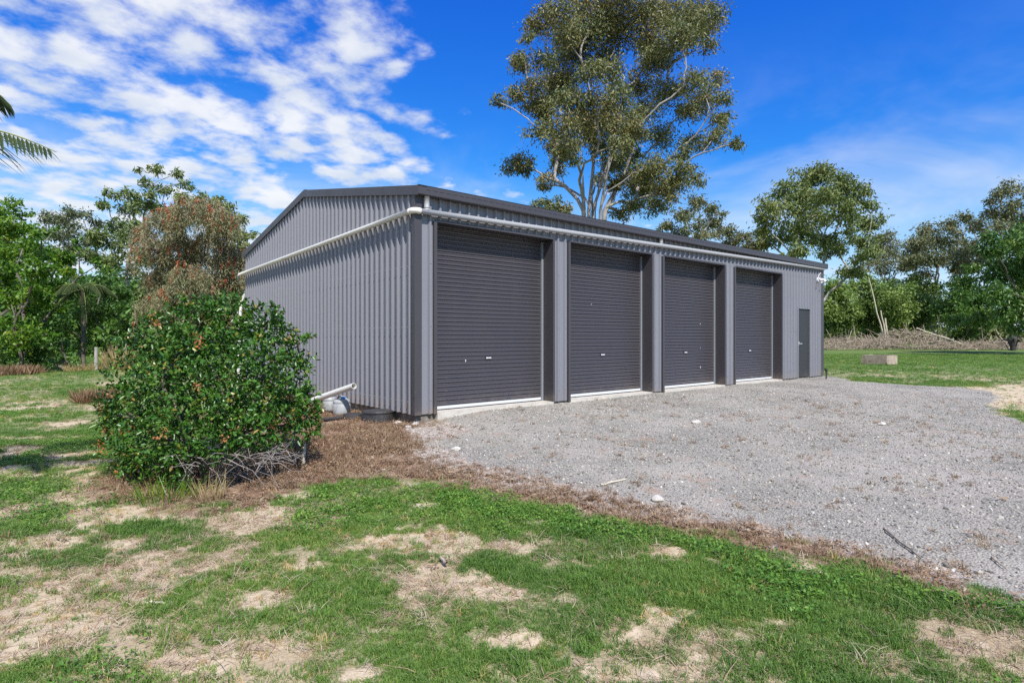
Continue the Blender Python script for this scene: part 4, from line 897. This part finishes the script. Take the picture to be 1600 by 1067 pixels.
# black plastic tub lid and offcut by the slab
c = at(590, 657); t = empty('black_tub', c + (0, 0, -0.01), 'upturned round black plastic tub against the slab edge', 'tub')
MB().lathe((0, 0, 0), [(0.275, 0.0), (0.285, 0.014), (0.262, 0.022), (0.240, 0.165), (0.230, 0.178), (0.03, 0.188), (0, 0.188)], 26).build('body', M_BLACK, t)
MB().lathe((0, 0, 0), [(0.250, 0.145), (0.256, 0.149), (0.256, 0.158), (0.246, 0.163)], 26).build('rim', M_BLACK, t)
c = at(556, 654); t = MB(); t.lathe((0, 0, 0), [(0.17, 0), (0.175, 0.01), (0.16, 0.085), (0.15, 0.092), (0, 0.094)], 22)
o = t.build('black_tray', M_BLACK); o.location = c + (-0.02, 0.05, -0.01); tag(o, 'lower black plastic tray between jerrycans and round tub', 'tray')
c = at(528, 650); o = MB().obox((0, 0, 0.012), (0.30, 0.05, 0.0), (-0.02, 0.09, 0), (0, 0, 0.012)).build('black_board', M_BLACK); o.location = at(523, 655) + (0.05, -0.05, 0.02); tag(o, 'thin black board on dry weeds under the jerrycans', 'board')
o = MB().obox((0, 0, 0.012), (0.10, -0.02, 0), (0.01, 0.03, 0), (0, 0, 0.010)).build('dark_offcut', M_BLACK); o.location = at(703, 649) + (0, 0, 0.004); tag(o, 'small dark offcut on gravel at the first door sill', 'offcut')
# rocks
def rock_mesh(seed, n=2):
    import bmesh
    r = np.random.RandomState(seed); bm = bmesh.new(); bmesh.ops.create_icosphere(bm, subdivisions=n, radius=1.0)
    for v in bm.verts:
        k = 1 + 0.22 * math.sin(v.co.x * 2.1 + seed) * math.cos(v.co.y * 2.7 + seed * 2) + r.normal() * 0.07
        v.co *= k; v.co.z *= 0.62
    me = bpy.data.meshes.new('rock'); bm.to_mesh(me); bm.free(); return me
RM = [rock_mesh(s) for s in range(4)]
for m in RM: m.materials.append(M_ROCK)
for i, (px, py, s, lab) in enumerate(((621, 663, 0.058, 'rounded white rock on dry weeds below the gable wall'), (648, 665, 0.062, 'white rock beside the shed front corner'), (638, 668, 0.04, 'small flat white rock left of the shed front corner'),
        (1027, 782, 0.055, 'smooth white rock at the gravel edge beside brown litter'), (712, 703, 0.05, 'chunky pale rock on the gravel edge right of the shed corner'), (1087, 661, 0.06, 'white rock fragment on open gravel before the third door'),
        (600, 690, 0.035, 'small white rock in the brown litter left of the gravel'), (1378, 664, 0.055, 'pale flat stone on open gravel towards the right'))):
    o = bpy.data.objects.new('rock', RM[i % 4]); COL.objects.link(o); c = at(px, py); o.location = c + (0, 0, s * 0.3); o.scale = (s * 1.25, s, s); o.rotation_euler = (0, 0, i * 1.3); tag(o, lab, 'rock', 'pale rocks around the gravel')
def stick(name, label, pts, r0, r1, mat, lift=0.012, cat='stick'):
    P = np.array([at(*p) for p in pts]) + np.array((0, 0, lift)); n = len(P); q = P.mean(0)
    r = np.random.RandomState(int(P[0][0] * 1000) % 9999); tt = np.linspace(0, n - 1, 7); Q = np.stack([np.interp(tt, np.arange(n), P[:, k]) for k in range(3)], 1) + r.normal(size=(7, 3)) * r0 * 0.35
    o = tubes_obj(name, [(Q, np.linspace(r0, r1, 7))], mat, None, q, 8); o.location = q; return tag(o, label, cat)
stick('stick', 'short pale cut stick on the lawn in the foreground', [(686, 877), (698, 888)], 0.012, 0.011, M_TWIG, 0.03)
stick('stick', 'pale bark strip on bare sand at lower left', [(224, 944), (260, 946)], 0.010, 0.007, M_TWIGP, 0.015)
stick('fallen_branch', 'long dark thin branch lying across the gravel edge at right', [(1380, 828), (1420, 860), (1460, 890)], 0.008, 0.004, M_BARKD)
stick('stick', 'pale stick lying on the brown litter edge of the gravel', [(938, 760), (978, 750)], 0.011, 0.007, M_TWIGP)
stick('stick', 'thin grey stick on the right gravel margin', [(1548, 872), (1570, 890)], 0.007, 0.004, M_TWIG)
o = stick('wooden_stake', 'short broken wooden stake standing in dry weeds beside the bush', [(474, 730), (475, 729)], 0.02, 0.02, M_TWIGP)
bpy.data.objects.remove(o)
c = at(473, 728); o = MB().tube([(0, 0, -0.05), (0.01, 0.0, 0.12), (0.025, 0.01, 0.25)], (0.022, 0.02, 0.016), 7).build('wooden_stake', M_TWIGP); o.location = c; tag(o, 'short broken wooden stake standing in dry weeds beside the bush', 'stake')
c = at(150, 579); o = MB().tube([(0, 0, -0.1), (0.0, 0.0, 0.6), (0.01, 0.0, 1.02)], (0.075, 0.07, 0.068), 10).build('fence_post', M_POST); o.location = c; tag(o, 'grey weathered fence post at the far left lawn edge', 'post')
# concrete trough on the lawn
c = at(1374, 569); t = empty('concrete_trough', c, 'square weathered concrete trough standing on the right lawn', 'trough'); t.rotation_euler = (0, 0, rad(-5))
s, h, wl = 0.58, 0.46, 0.09
for nm, bx in (('front_wall', (-s, s, -s, -s + wl)), ('back_wall', (-s, s, s - wl, s)), ('side_wall', (-s, -s + wl, -s + wl + 0.002, s - wl - 0.002)), ('side_wall', (s - wl, s, -s + wl + 0.002, s - wl - 0.002))):
    MB().box(*bx, -0.1, h).build(nm, M_TROUGH, t)
MB().box(-s + wl + .003, s - wl - .003, -s + wl + .003, s - wl - .003, 0.0, h * 0.5).build('soil_fill', M_BARKD, t)
MB().box(-s - 0.08, -s - 0.01, -s - 0.03, -s + 0.05, 0.0, 0.10).build('corner_stone', M_BARKD, t)
c = at(1291, 592); t = empty('garden_tap', c, 'small black garden tap standing on the grass by the shed far corner', 'tap')
MB().tube([(0, 0, -0.05), (0, 0, 0.24), (-0.02, 0, 0.28)], 0.022, 8).build('standpipe', M_BLACK, t); MB().tube([(0.01, 0, 0.25), (-0.06, -0.02, 0.30), (-0.11, -0.03, 0.275)], (0.03, 0.04, 0.02), 8).build('tap_head', M_BLACK, t)
# ------------------------------------------------------------------ brush pile, dead poles, stump
def brush():
    r = np.random.RandomState(101); tb = []; org = wp(1400, 540, 60)
    for k in range(2600):
        px = r.uniform(1286, 1680); hump = 24 * math.exp(-((px - 1420) / 55) ** 2) + 9 * math.exp(-((px - 1320) / 40) ** 2) + 9 + 5 * math.exp(-((px - 1560) / 30) ** 2)
        dep = r.uniform(56, 62); hz_ = hump / FPX * 59 * (1 - ((dep - 59) / 3.6) ** 2) * r.rand() ** 0.8
        x, y = wxy((px - 800) / FPX * dep, dep); g = float(ground_z(x, y)); p = np.array((float(x), float(y), g + 0.05 + hz_)); ln = r.uniform(0.4, 1.7)
        d = rdir(r, 1)[0] * np.array((1, 1, 0.45 + 0.9 * (r.rand() < 0.25))); ln = ln * (1 + 1.3 * (r.rand() < 0.14)); a = p - d * ln / 2; b = p + d * ln / 2; a[2] = max(a[2], g + 0.02); b[2] = max(b[2], g + 0.02)
        m = (a + b) / 2 + r.normal(size=3) * 0.06; tb.append((np.array([a, m, b]), np.array((1, 0.8, 0.4)) * r.uniform(0.010, 0.034)))
    org[2] = 0; o = tubes_obj('brush_pile', tb, M_TWIG, None, org, 4); o.location = org
    tag(o, 'long heap of grey dead branches and sticks beyond the right lawn', 'brush pile', kind='stuff')
brush()
def pole(name, label, p0, p1, d0, d1, r0, r1, mat, cat='dead branch', grp=None, base_on=True):
    a = wp(*p0, d0); b = wp(*p1, d1)
    if base_on: a[2] = float(ground_z(a[0], a[1])) - 0.1
    r = np.random.RandomState(int(abs(p1[0] * 7 + p1[1]))); tt = np.linspace(0, 1, 7)[:, None]; P = a + (b - a) * tt + r.normal(size=(7, 3)) * 0.05 * np.sin(tt * 3.1)
    o = tubes_obj(name, [(P, np.linspace(r0, r1, 7))], mat, None, a, 7); o.location = a; return tag(o, label, cat, grp)
pole('dead_pole', 'tallest thin pale dead pole leaning over the brush pile', (1385, 520), (1357, 433), 61, 61.5, 0.09, 0.04, M_TWIGP)
pole('dead_pole', 'short pale broken pole right of the tall leaning pole', (1386, 520), (1376, 485), 60.8, 60.8, 0.09, 0.06, M_TWIGP)
pole('dead_pole', 'stubby pale pole, rightmost of three above the brush pile', (1388, 520), (1383, 497), 60.4, 60.4, 0.11, 0.08, M_TWIGP)
pole('fallen_log', 'long pale fallen log sloping down the right of the brush pile', (1530, 538), (1432, 512), 57.5, 59, 0.085, 0.05, M_TWIGP, 'log')
pole('dead_branch', 'bare pale branch propped against the charred stump', (1578, 533), (1556, 515), 54.8, 55.5, 0.07, 0.05, M_TWIG)
pole('dead_branch', 'leaning bare stick at the left of the brush pile', (1318, 528), (1332, 514), 58, 58.4, 0.06, 0.03, M_TWIG)
pole('dead_branch', 'upright forked stick left of the poles on the brush pile', (1337, 528), (1334, 508), 58, 58.2, 0.07, 0.03, M_TWIG)
c = wp(1583, 541, 54); c[2] = float(ground_z(c[0], c[1])) - 0.1; t = empty('charred_stump', c, 'upturned black charred stump with roots at the far right', 'stump'); r = np.random.RandomState(7)
tubes_obj('stump_body', [(np.array([c, c + (0.05, 0, 0.5), c + (0.1, 0.05, 1.1), c + (0.25, 0.05, 1.7)]), np.array((0.22, 0.26, 0.42, 0.12)))], M_CHAR, t, c, 9)
for k in range(7):
    a = k * 0.9; d = np.array((math.cos(a), math.sin(a), r.uniform(-0.2, 0.6))); s0 = c + (0.15, 0.05, 1.1)
    tubes_obj('root', [(np.array([s0 + d * 0.3, s0 + d * 0.5 + r.normal(size=3) * 0.12, s0 + d * 0.75 + r.normal(size=3) * 0.22]), np.array((0.16, 0.08, 0.03)))], M_CHAR, t, c, 5)
# far woods that close the horizon
def woods(name, label, px0, px1, dep, hpx, seed, leaf, n=240):
    r = np.random.RandomState(seed); cl = []
    for k in range(n):
        px = r.uniform(px0, px1); D = dep + r.uniform(-6, 10); x, y = wxy((px - 800) / FPX * D, D); h = hpx / FPX * D * (0.65 + 0.6 * float(fbm(px * 0.02, seed, 3, 3)))
        cl.append((float(x), float(y), float(ground_z(x, y)) + r.rand() * h, r.uniform(0.9, 1.6)))
    p, cid = blob_points(r, cl, 60, 5); m = len(p); org = np.array((*wxy(0, dep), 0.0))
    o = leaves_obj(name, p - org, rdir(r, m) + (0, 0, -0.4), rdir(r, m), 0.75 * (0.6 + 0.7 * r.rand(m)), np.full(m, 0.34), cid * 0.7 + r.rand(m) * 0.3, leaf, None); o.location = org
    tag(o, label, 'woodland', kind='stuff')
woods('distant_woods', 'distant grey-green woodland behind the right row of gums', 1255, 1900, 100, 62, 111, L_GUM3, 300)
woods('distant_woods', 'distant dark woodland behind the left garden trees', -260, 400, 50, 112, 112, L_DEEP, 620)
# dry clumps
def dry_clump(name, label, c, rx, h, n, seed, mat, cat='dry grass', bl=0.012):
    r = np.random.RandomState(seed); c = np.array(c, float); q = np.sqrt(r.rand(n)) * rx; a = r.rand(n) * 6.283
    p = np.stack((np.cos(a) * q, np.sin(a) * q, np.zeros(n)), 1); p[:, 2] = ground_z(p[:, 0] + c[0], p[:, 1] + c[1]) - c[2] - 0.01
    d = np.stack((np.cos(a) * 0.35, np.sin(a) * 0.35, np.ones(n)), 1) + r.normal(size=(n, 3)) * 0.3
    o = leaves_obj(name, p, d, rdir(r, n), h * (0.5 + 0.6 * r.rand(n)), np.full(n, bl) * (0.6 + 0.8 * r.rand(n)), r.rand(n), mat, None, 0.1); o.location = c
    return tag(o, label, cat)
dry_clump('dry_grass_clump', 'tall straw-coloured grass clump right of the fence post', at(185, 578), 0.40, 1.2, 260, 1, L_STRAW, bl=0.03)
dry_clump('dry_grass_clump', 'straw grass clump around the foot of the fence post', at(132, 580), 0.7, 0.42, 420, 2, L_STRAW, bl=0.022)
dry_clump('dry_bracken', 'brown dry bracken clump at the left edge of the lawn', at(10, 586), 1.1, 0.45, 1300, 3, L_BROWN, 'bracken', 0.035)
dry_clump('dry_bracken', 'small brown dry weed clump behind the left side of the bush', at(150, 628), 0.40, 0.38, 600, 4, L_BROWN, 'weed clump', 0.02)
dry_clump('dry_grass_clump', 'golden dry grass tuft at the front foot of the bush', at(328, 782), 0.13, 0.30, 70, 5, L_STRAW, bl=0.007)
dry_clump('green_grass_clump', 'tall green grass blades growing under the front of the bush', at(262, 782), 0.24, 0.26, 170, 6, L_LIME, 'grass clump', 0.007)
# ------------------------------------------------------------------ ground cover
def blades(name, n, hgt, wid, spread, seed, bend=0.5):
    r = np.random.RandomState(seed); V = []; F = []
    for i in range(n):
        a = r.rand() * 6.283; q = math.sqrt(r.rand()) * spread; b = np.array((math.cos(a) * q, math.sin(a) * q, -0.006)); az = r.rand() * 6.283; h = hgt * r.uniform(0.5, 1.15)
        d = np.array((math.cos(az), math.sin(az), 0)); s = np.array((-d[1], d[0], 0)) * wid / 2 * r.uniform(0.7, 1.2); bd = bend * r.uniform(0.3, 1.5)
        m = b + d * h * bd * 0.35 + np.array((0, 0, h * 0.6)); t = b + d * h * bd + np.array((0, 0, h * (1 - 0.28 * bd))); k = len(V); V += [b - s, b + s, m + s * 0.8, m - s * 0.8, t]; F += [(k, k + 1, k + 2, k + 3), (k + 3, k + 2, k + 4)]
    me = bpy.data.meshes.new(name); me.from_pydata(V, [], F); me.update(); return me
def broad(name, n, hgt, size, spread, seed, flat=0.4):
    r = np.random.RandomState(seed); p = np.stack([(r.rand(n) - 0.5) * 2 * spread, (r.rand(n) - 0.5) * 2 * spread, r.rand(n) * hgt], 1)
    V, F, k = leaf_arrays(p, rdir(r, n) * np.array((1, 1, flat)), rdir(r, n) * 0.5 + np.array((0, 0, 1.0)), size * (0.6 + 0.8 * r.rand(n)), size * 0.55 * (0.6 + 0.8 * r.rand(n)), 0.15)
    return mesh_np(name, V, [F])
def twigs(name, n, ln, rr, spread, seed):
    r = np.random.RandomState(seed); b = MB()
    for i in range(n):
        c = np.array(((r.rand() - .5) * 2 * spread, (r.rand() - .5) * 2 * spread, r.rand() * 0.03)); d = rdir(r, 1)[0] * np.array((1, 1, 0.35)) * ln * r.uniform(0.4, 1)
        b.tube([c - d / 2, c + r.normal(size=3) * 0.004, c + d / 2], rr * r.uniform(0.6, 1.2), 3, False)
    me = bpy.data.meshes.new(name); me.from_pydata(b.V, [], b.F4); me.update(); return me
def pebble(name, seed):
    m = rock_mesh(seed, 1); m.name = name; return m
def proto(me, mat):
    me.materials.append(mat); o = bpy.data.objects.new(me.name, me); return o
def scatter(name, pts, rot, scl, which, tint, protos, label):
    me = bpy.data.meshes.new(name); me.vertices.add(len(pts)); me.vertices.foreach_set('co', np.asarray(pts, np.float32).ravel())
    for nm, tp, arr in (('rot', 'FLOAT_VECTOR', rot), ('scl', 'FLOAT_VECTOR', scl), ('which', 'INT', which), ('tint', 'FLOAT', tint)):
        a = me.attributes.new(nm, tp, 'POINT'); a.data.foreach_set('vector' if tp == 'FLOAT_VECTOR' else 'value', np.asarray(arr, np.int32 if tp == 'INT' else np.float32).ravel())
    o = bpy.data.objects.new(name, me); COL.objects.link(o)
    ng = bpy.data.node_groups.new(name, 'GeometryNodeTree'); ng.interface.new_socket('Geometry', in_out='INPUT', socket_type='NodeSocketGeometry'); ng.interface.new_socket('Geometry', in_out='OUTPUT', socket_type='NodeSocketGeometry')
    N = ng.nodes; Lk = ng.links; gi = N.new('NodeGroupInput'); go = N.new('NodeGroupOutput'); jn = N.new('GeometryNodeJoinGeometry')
    def na(nm, tp):
        q = N.new('GeometryNodeInputNamedAttribute'); q.data_type = tp; q.inputs[0].default_value = nm; return q.outputs[0]
    for i, p in enumerate(protos):
        io = N.new('GeometryNodeInstanceOnPoints'); oi = N.new('GeometryNodeObjectInfo'); oi.inputs[0].default_value = p; cmp = N.new('FunctionNodeCompare'); cmp.data_type = 'INT'; cmp.operation = 'EQUAL'
        Lk.new(na('which', 'INT'), cmp.inputs[2]); cmp.inputs[3].default_value = i
        Lk.new(gi.outputs[0], io.inputs['Points']); Lk.new(cmp.outputs[0], io.inputs['Selection']); Lk.new(oi.outputs['Geometry'], io.inputs['Instance'])
        er = N.new('FunctionNodeEulerToRotation'); Lk.new(na('rot', 'FLOAT_VECTOR'), er.inputs[0]); Lk.new(er.outputs[0], io.inputs['Rotation']); Lk.new(na('scl', 'FLOAT_VECTOR'), io.inputs['Scale']); Lk.new(io.outputs[0], jn.inputs[0])
    Lk.new(jn.outputs[0], go.inputs[0]); md = o.modifiers.new('scatter', 'NODES'); md.node_group = ng
    return tag(o, label, None, None, 'stuff')
rg = np.random.RandomState(202)
def fan(n, d0, d1, marg=1.18, p=1.0):
    """random ground points in the wedge of land before the camera"""
    u = rg.rand(n); d = np.sqrt(d0 ** 2 + u * (d1 ** 2 - d0 ** 2)) if p == 1.0 else d0 + (d1 - d0) * u ** p
    lat = (rg.rand(n) * 2 - 1) * (0.883 * d * marg + 0.3); return (*wxy(lat, d), d)
def in_shed(x, y): return (x > -0.05) & (x < L_ + 0.05) & (y > -0.02) & (y < W_ + 0.05)
X, Y, S, T, K = [], [], [], [], []
for n, d0, d1, sc0 in ((70000, 1.55, 4.5, 0.85), (90000, 4.5, 9.0, 1.0), (70000, 9.0, 18.0, 1.25), (60000, 18.0, 44.0, 1.9)):
    x, y, d = fan(n, d0, d1); g, l, s = masks(x, y); th = masks.thin; nz = fbm(x * 2.2, y * 2.2, 3, 8)
    dens = np.clip(1.0 - 0.95 * s - 1.3 * g - 1.15 * l, 0.0, 1) * np.clip(1.05 - 1.15 * th, 0.08, 1) * sst(fbm(x * 7, y * 7, 2, 15) + 0.35 - 0.45 * th, 0.30, 0.62); dens = np.maximum(dens, 0.10 * (s > 0.2) * (g < 0.1) * (d < 9))
    ok = (rg.rand(n) < dens) & ~in_shed(x, y); x, y, s, nz = x[ok], y[ok], s[ok], nz[ok]; m = len(x)
    X.append(x); Y.append(y); S.append(sc0 * (0.5 + 0.6 * rg.rand(m)) * (0.55 + 1.1 * nz) * (1 - 0.35 * s)); T.append(np.clip(0.25 + 0.55 * fbm(x * 0.9 + 9, y * 0.9, 3, 11) + 0.45 * (rg.rand(m) - 0.5) + 0.35 * s * rg.rand(m), 0, 1) * np.where(rg.rand(m) < 0.07 + 0.35 * s, 1.4, 0.95)); K.append(rg.randint(0, 4, m))
X, Y, S, T, K = (np.concatenate(q) for q in (X, Y, S, T, K)); m = len(X)
GP = [proto(blades('grass_tuft', 15, 0.050, 0.0042, 0.035, s, b), G_LAWN) for s, b in ((1, 0.5), (2, 0.9), (3, 1.2), (4, 0.8))]
rot = np.stack((rg.normal(size=m) * 0.15, rg.normal(size=m) * 0.15, rg.rand(m) * 6.283), 1)
x, y, d = fan(90000, 1.6, 8.5); g, l, s = masks(x, y); th = masks.thin; ok = (rg.rand(len(x)) < np.clip(sst(th, 0.18, 0.5) * (0.25 + 0.75 * sst(fbm(x * 3, y * 3, 3, 51), 0.4, 0.6)) * (1 - g) * 0.36, 0, 1)) & ~in_shed(x, y); x, y = x[ok], y[ok]; md_ = len(x); sd_ = 0.5 + 0.7 * rg.rand(md_)
DP = [proto(blades('dead_grass_mat', 13, 0.055, 0.0035, 0.05, q, 2.6), G_BROWN) for q in (61, 62)]
scatter('dead_grass', np.stack((x, y, ground_z(x, y) - 0.001), 1), np.stack((rg.normal(size=md_) * .2, rg.normal(size=md_) * .2, rg.rand(md_) * 6.3), 1), np.stack((sd_, sd_, sd_ * 0.45), 1), rg.randint(0, 2, md_), np.clip(0.72 + 0.28 * rg.rand(md_), 0, 1), DP, 'matted straw-coloured dead grass among the lawn')
scatter('lawn_grass', np.stack((X, Y, ground_z(X, Y) - 0.002), 1), rot, np.stack((S, S, S * (0.8 + 0.5 * rg.rand(m))), 1), K, np.clip(T, 0, 1), GP, 'short patchy green lawn grass')
# soft broad-leaved weeds: bright band along the gravel edge and patches in the lawn
x, y, d = fan(90000, 1.8, 12); g, l, s = masks(x, y); ld = dist_poly(LITTER, x, y); gd = dist_poly(GRAVEL, x, y); lat, dep = camxy(x, y)
band = sst(gd, -1.3, -0.5) * sst(gd, -0.1, -0.45) * sst(lat, -2.6, -1.2) * sst(fbm(x * 1.3, y * 1.3, 3, 21), 0.40, 0.56)
dens = np.clip(np.maximum(band * 0.9, 0.5 * sst(fbm(x * 0.8, y * 0.8, 4, 23), 0.55, 0.68)) * (1 - s) * (1 - g) * (1 - l), 0, 1)
ok = (rg.rand(len(x)) < dens) & ~in_shed(x, y); x, y = x[ok], y[ok]; m = len(x); s = 0.7 + 0.7 * rg.rand(m)
CP = [proto(broad('clover_tuft', 16, 0.045, 0.021, 0.045, q), G_CLOVER) for q in (11, 12, 13)]
scatter('clover', np.stack((x, y, ground_z(x, y)), 1), np.stack((rg.normal(size=m) * .1, rg.normal(size=m) * .1, rg.rand(m) * 6.3), 1), np.stack((s, s, s), 1), rg.randint(0, 3, m), rg.rand(m), CP, 'bright green clover along the gravel edge')
# brown litter and dried weeds
x, y, d = fan(150000, 2.2, 13); g, l, s = masks(x, y); nz = fbm(x * 2, y * 2, 3, 31); gd = dist_poly(GRAVEL, x, y)
heavy = np.clip(l * (1 - 0.8 * sst(gd, -0.1, 0.7)) * sst(nz, 0.25, 0.60) * (1 - 0.72 * sst(x, -1.2, 1.2)), 0, 1); thin = 0.02 * g * sst(nz, 0.5, 0.6) + 0.02 * s * (1 - g)
ok = (rg.rand(len(x)) < np.maximum(heavy * 0.6, thin)) & ~in_shed(x, y); x, y, hv = x[ok], y[ok], heavy[ok]; m = len(x); tall = hv * sst(np.hypot(x - at(520, 700)[0], y - at(520, 700)[1]), 2.0, 0.5); s = 0.6 + 0.6 * rg.rand(m)
LP = [proto(broad('leaf_litter', 14, 0.03, 0.030, 0.05, 41, 0.3), G_BROWN), proto(twigs('twig_litter', 9, 0.10, 0.0016, 0.05, 42), G_BROWN), proto(blades('dead_weed', 16, 0.085, 0.004, 0.035, 43, 0.9), G_BROWN), proto(broad('dead_leaf', 10, 0.05, 0.022, 0.05, 44, 0.8), G_BROWN)]
k = rg.choice(4, m, p=(0.30, 0.22, 0.26, 0.22)); zs = s * (1 + 0.9 * tall)
scatter('leaf_litter', np.stack((x, y, ground_z(x, y) - 0.001), 1), np.stack((rg.normal(size=m) * .2, rg.normal(size=m) * .2, rg.rand(m) * 6.3), 1), np.stack((s, s, zs), 1), k, np.clip(0.15 + 0.4 * nz[ok] + 0.5 * rg.rand(m), 0, 1), LP, 'brown dried weeds and leaf litter beside the gravel')
# loose gravel stones
x, y, d = fan(170000, 3.0, 19); g, l, s = masks(x, y); ok = (rg.rand(len(x)) < np.clip(g * 0.8 + 0.10 * l, 0, 1) * sst(d, 21, 8)) & ~((x > 0) & (y > -0.08)) & ~in_shed(x, y); x, y, l = x[ok], y[ok], l[ok]; m = len(x)
SP = [proto(pebble('gravel_stone', q), M_STONE) for q in (51, 52, 53)]; s = 0.0065 + 0.0075 * rg.rand(m) ** 2 + 0.012 * (rg.rand(m) < 0.006)
tint = np.clip(rg.rand(m) * 0.8 + 0.25 * l * rg.rand(m), 0, 0.88); tint = np.where(rg.rand(m) < 0.025 + 0.09 * l, 0.90 + 0.1 * rg.rand(m), tint)
scatter('gravel', np.stack((x, y, ground_z(x, y) + s * 0.25), 1), np.stack((rg.normal(size=m) * .4, rg.normal(size=m) * .4, rg.rand(m) * 6.3), 1), np.stack((s * 1.3, s, s), 1), rg.randint(0, 3, m), tint, SP, 'loose grey gravel stones on the pad before the doors')
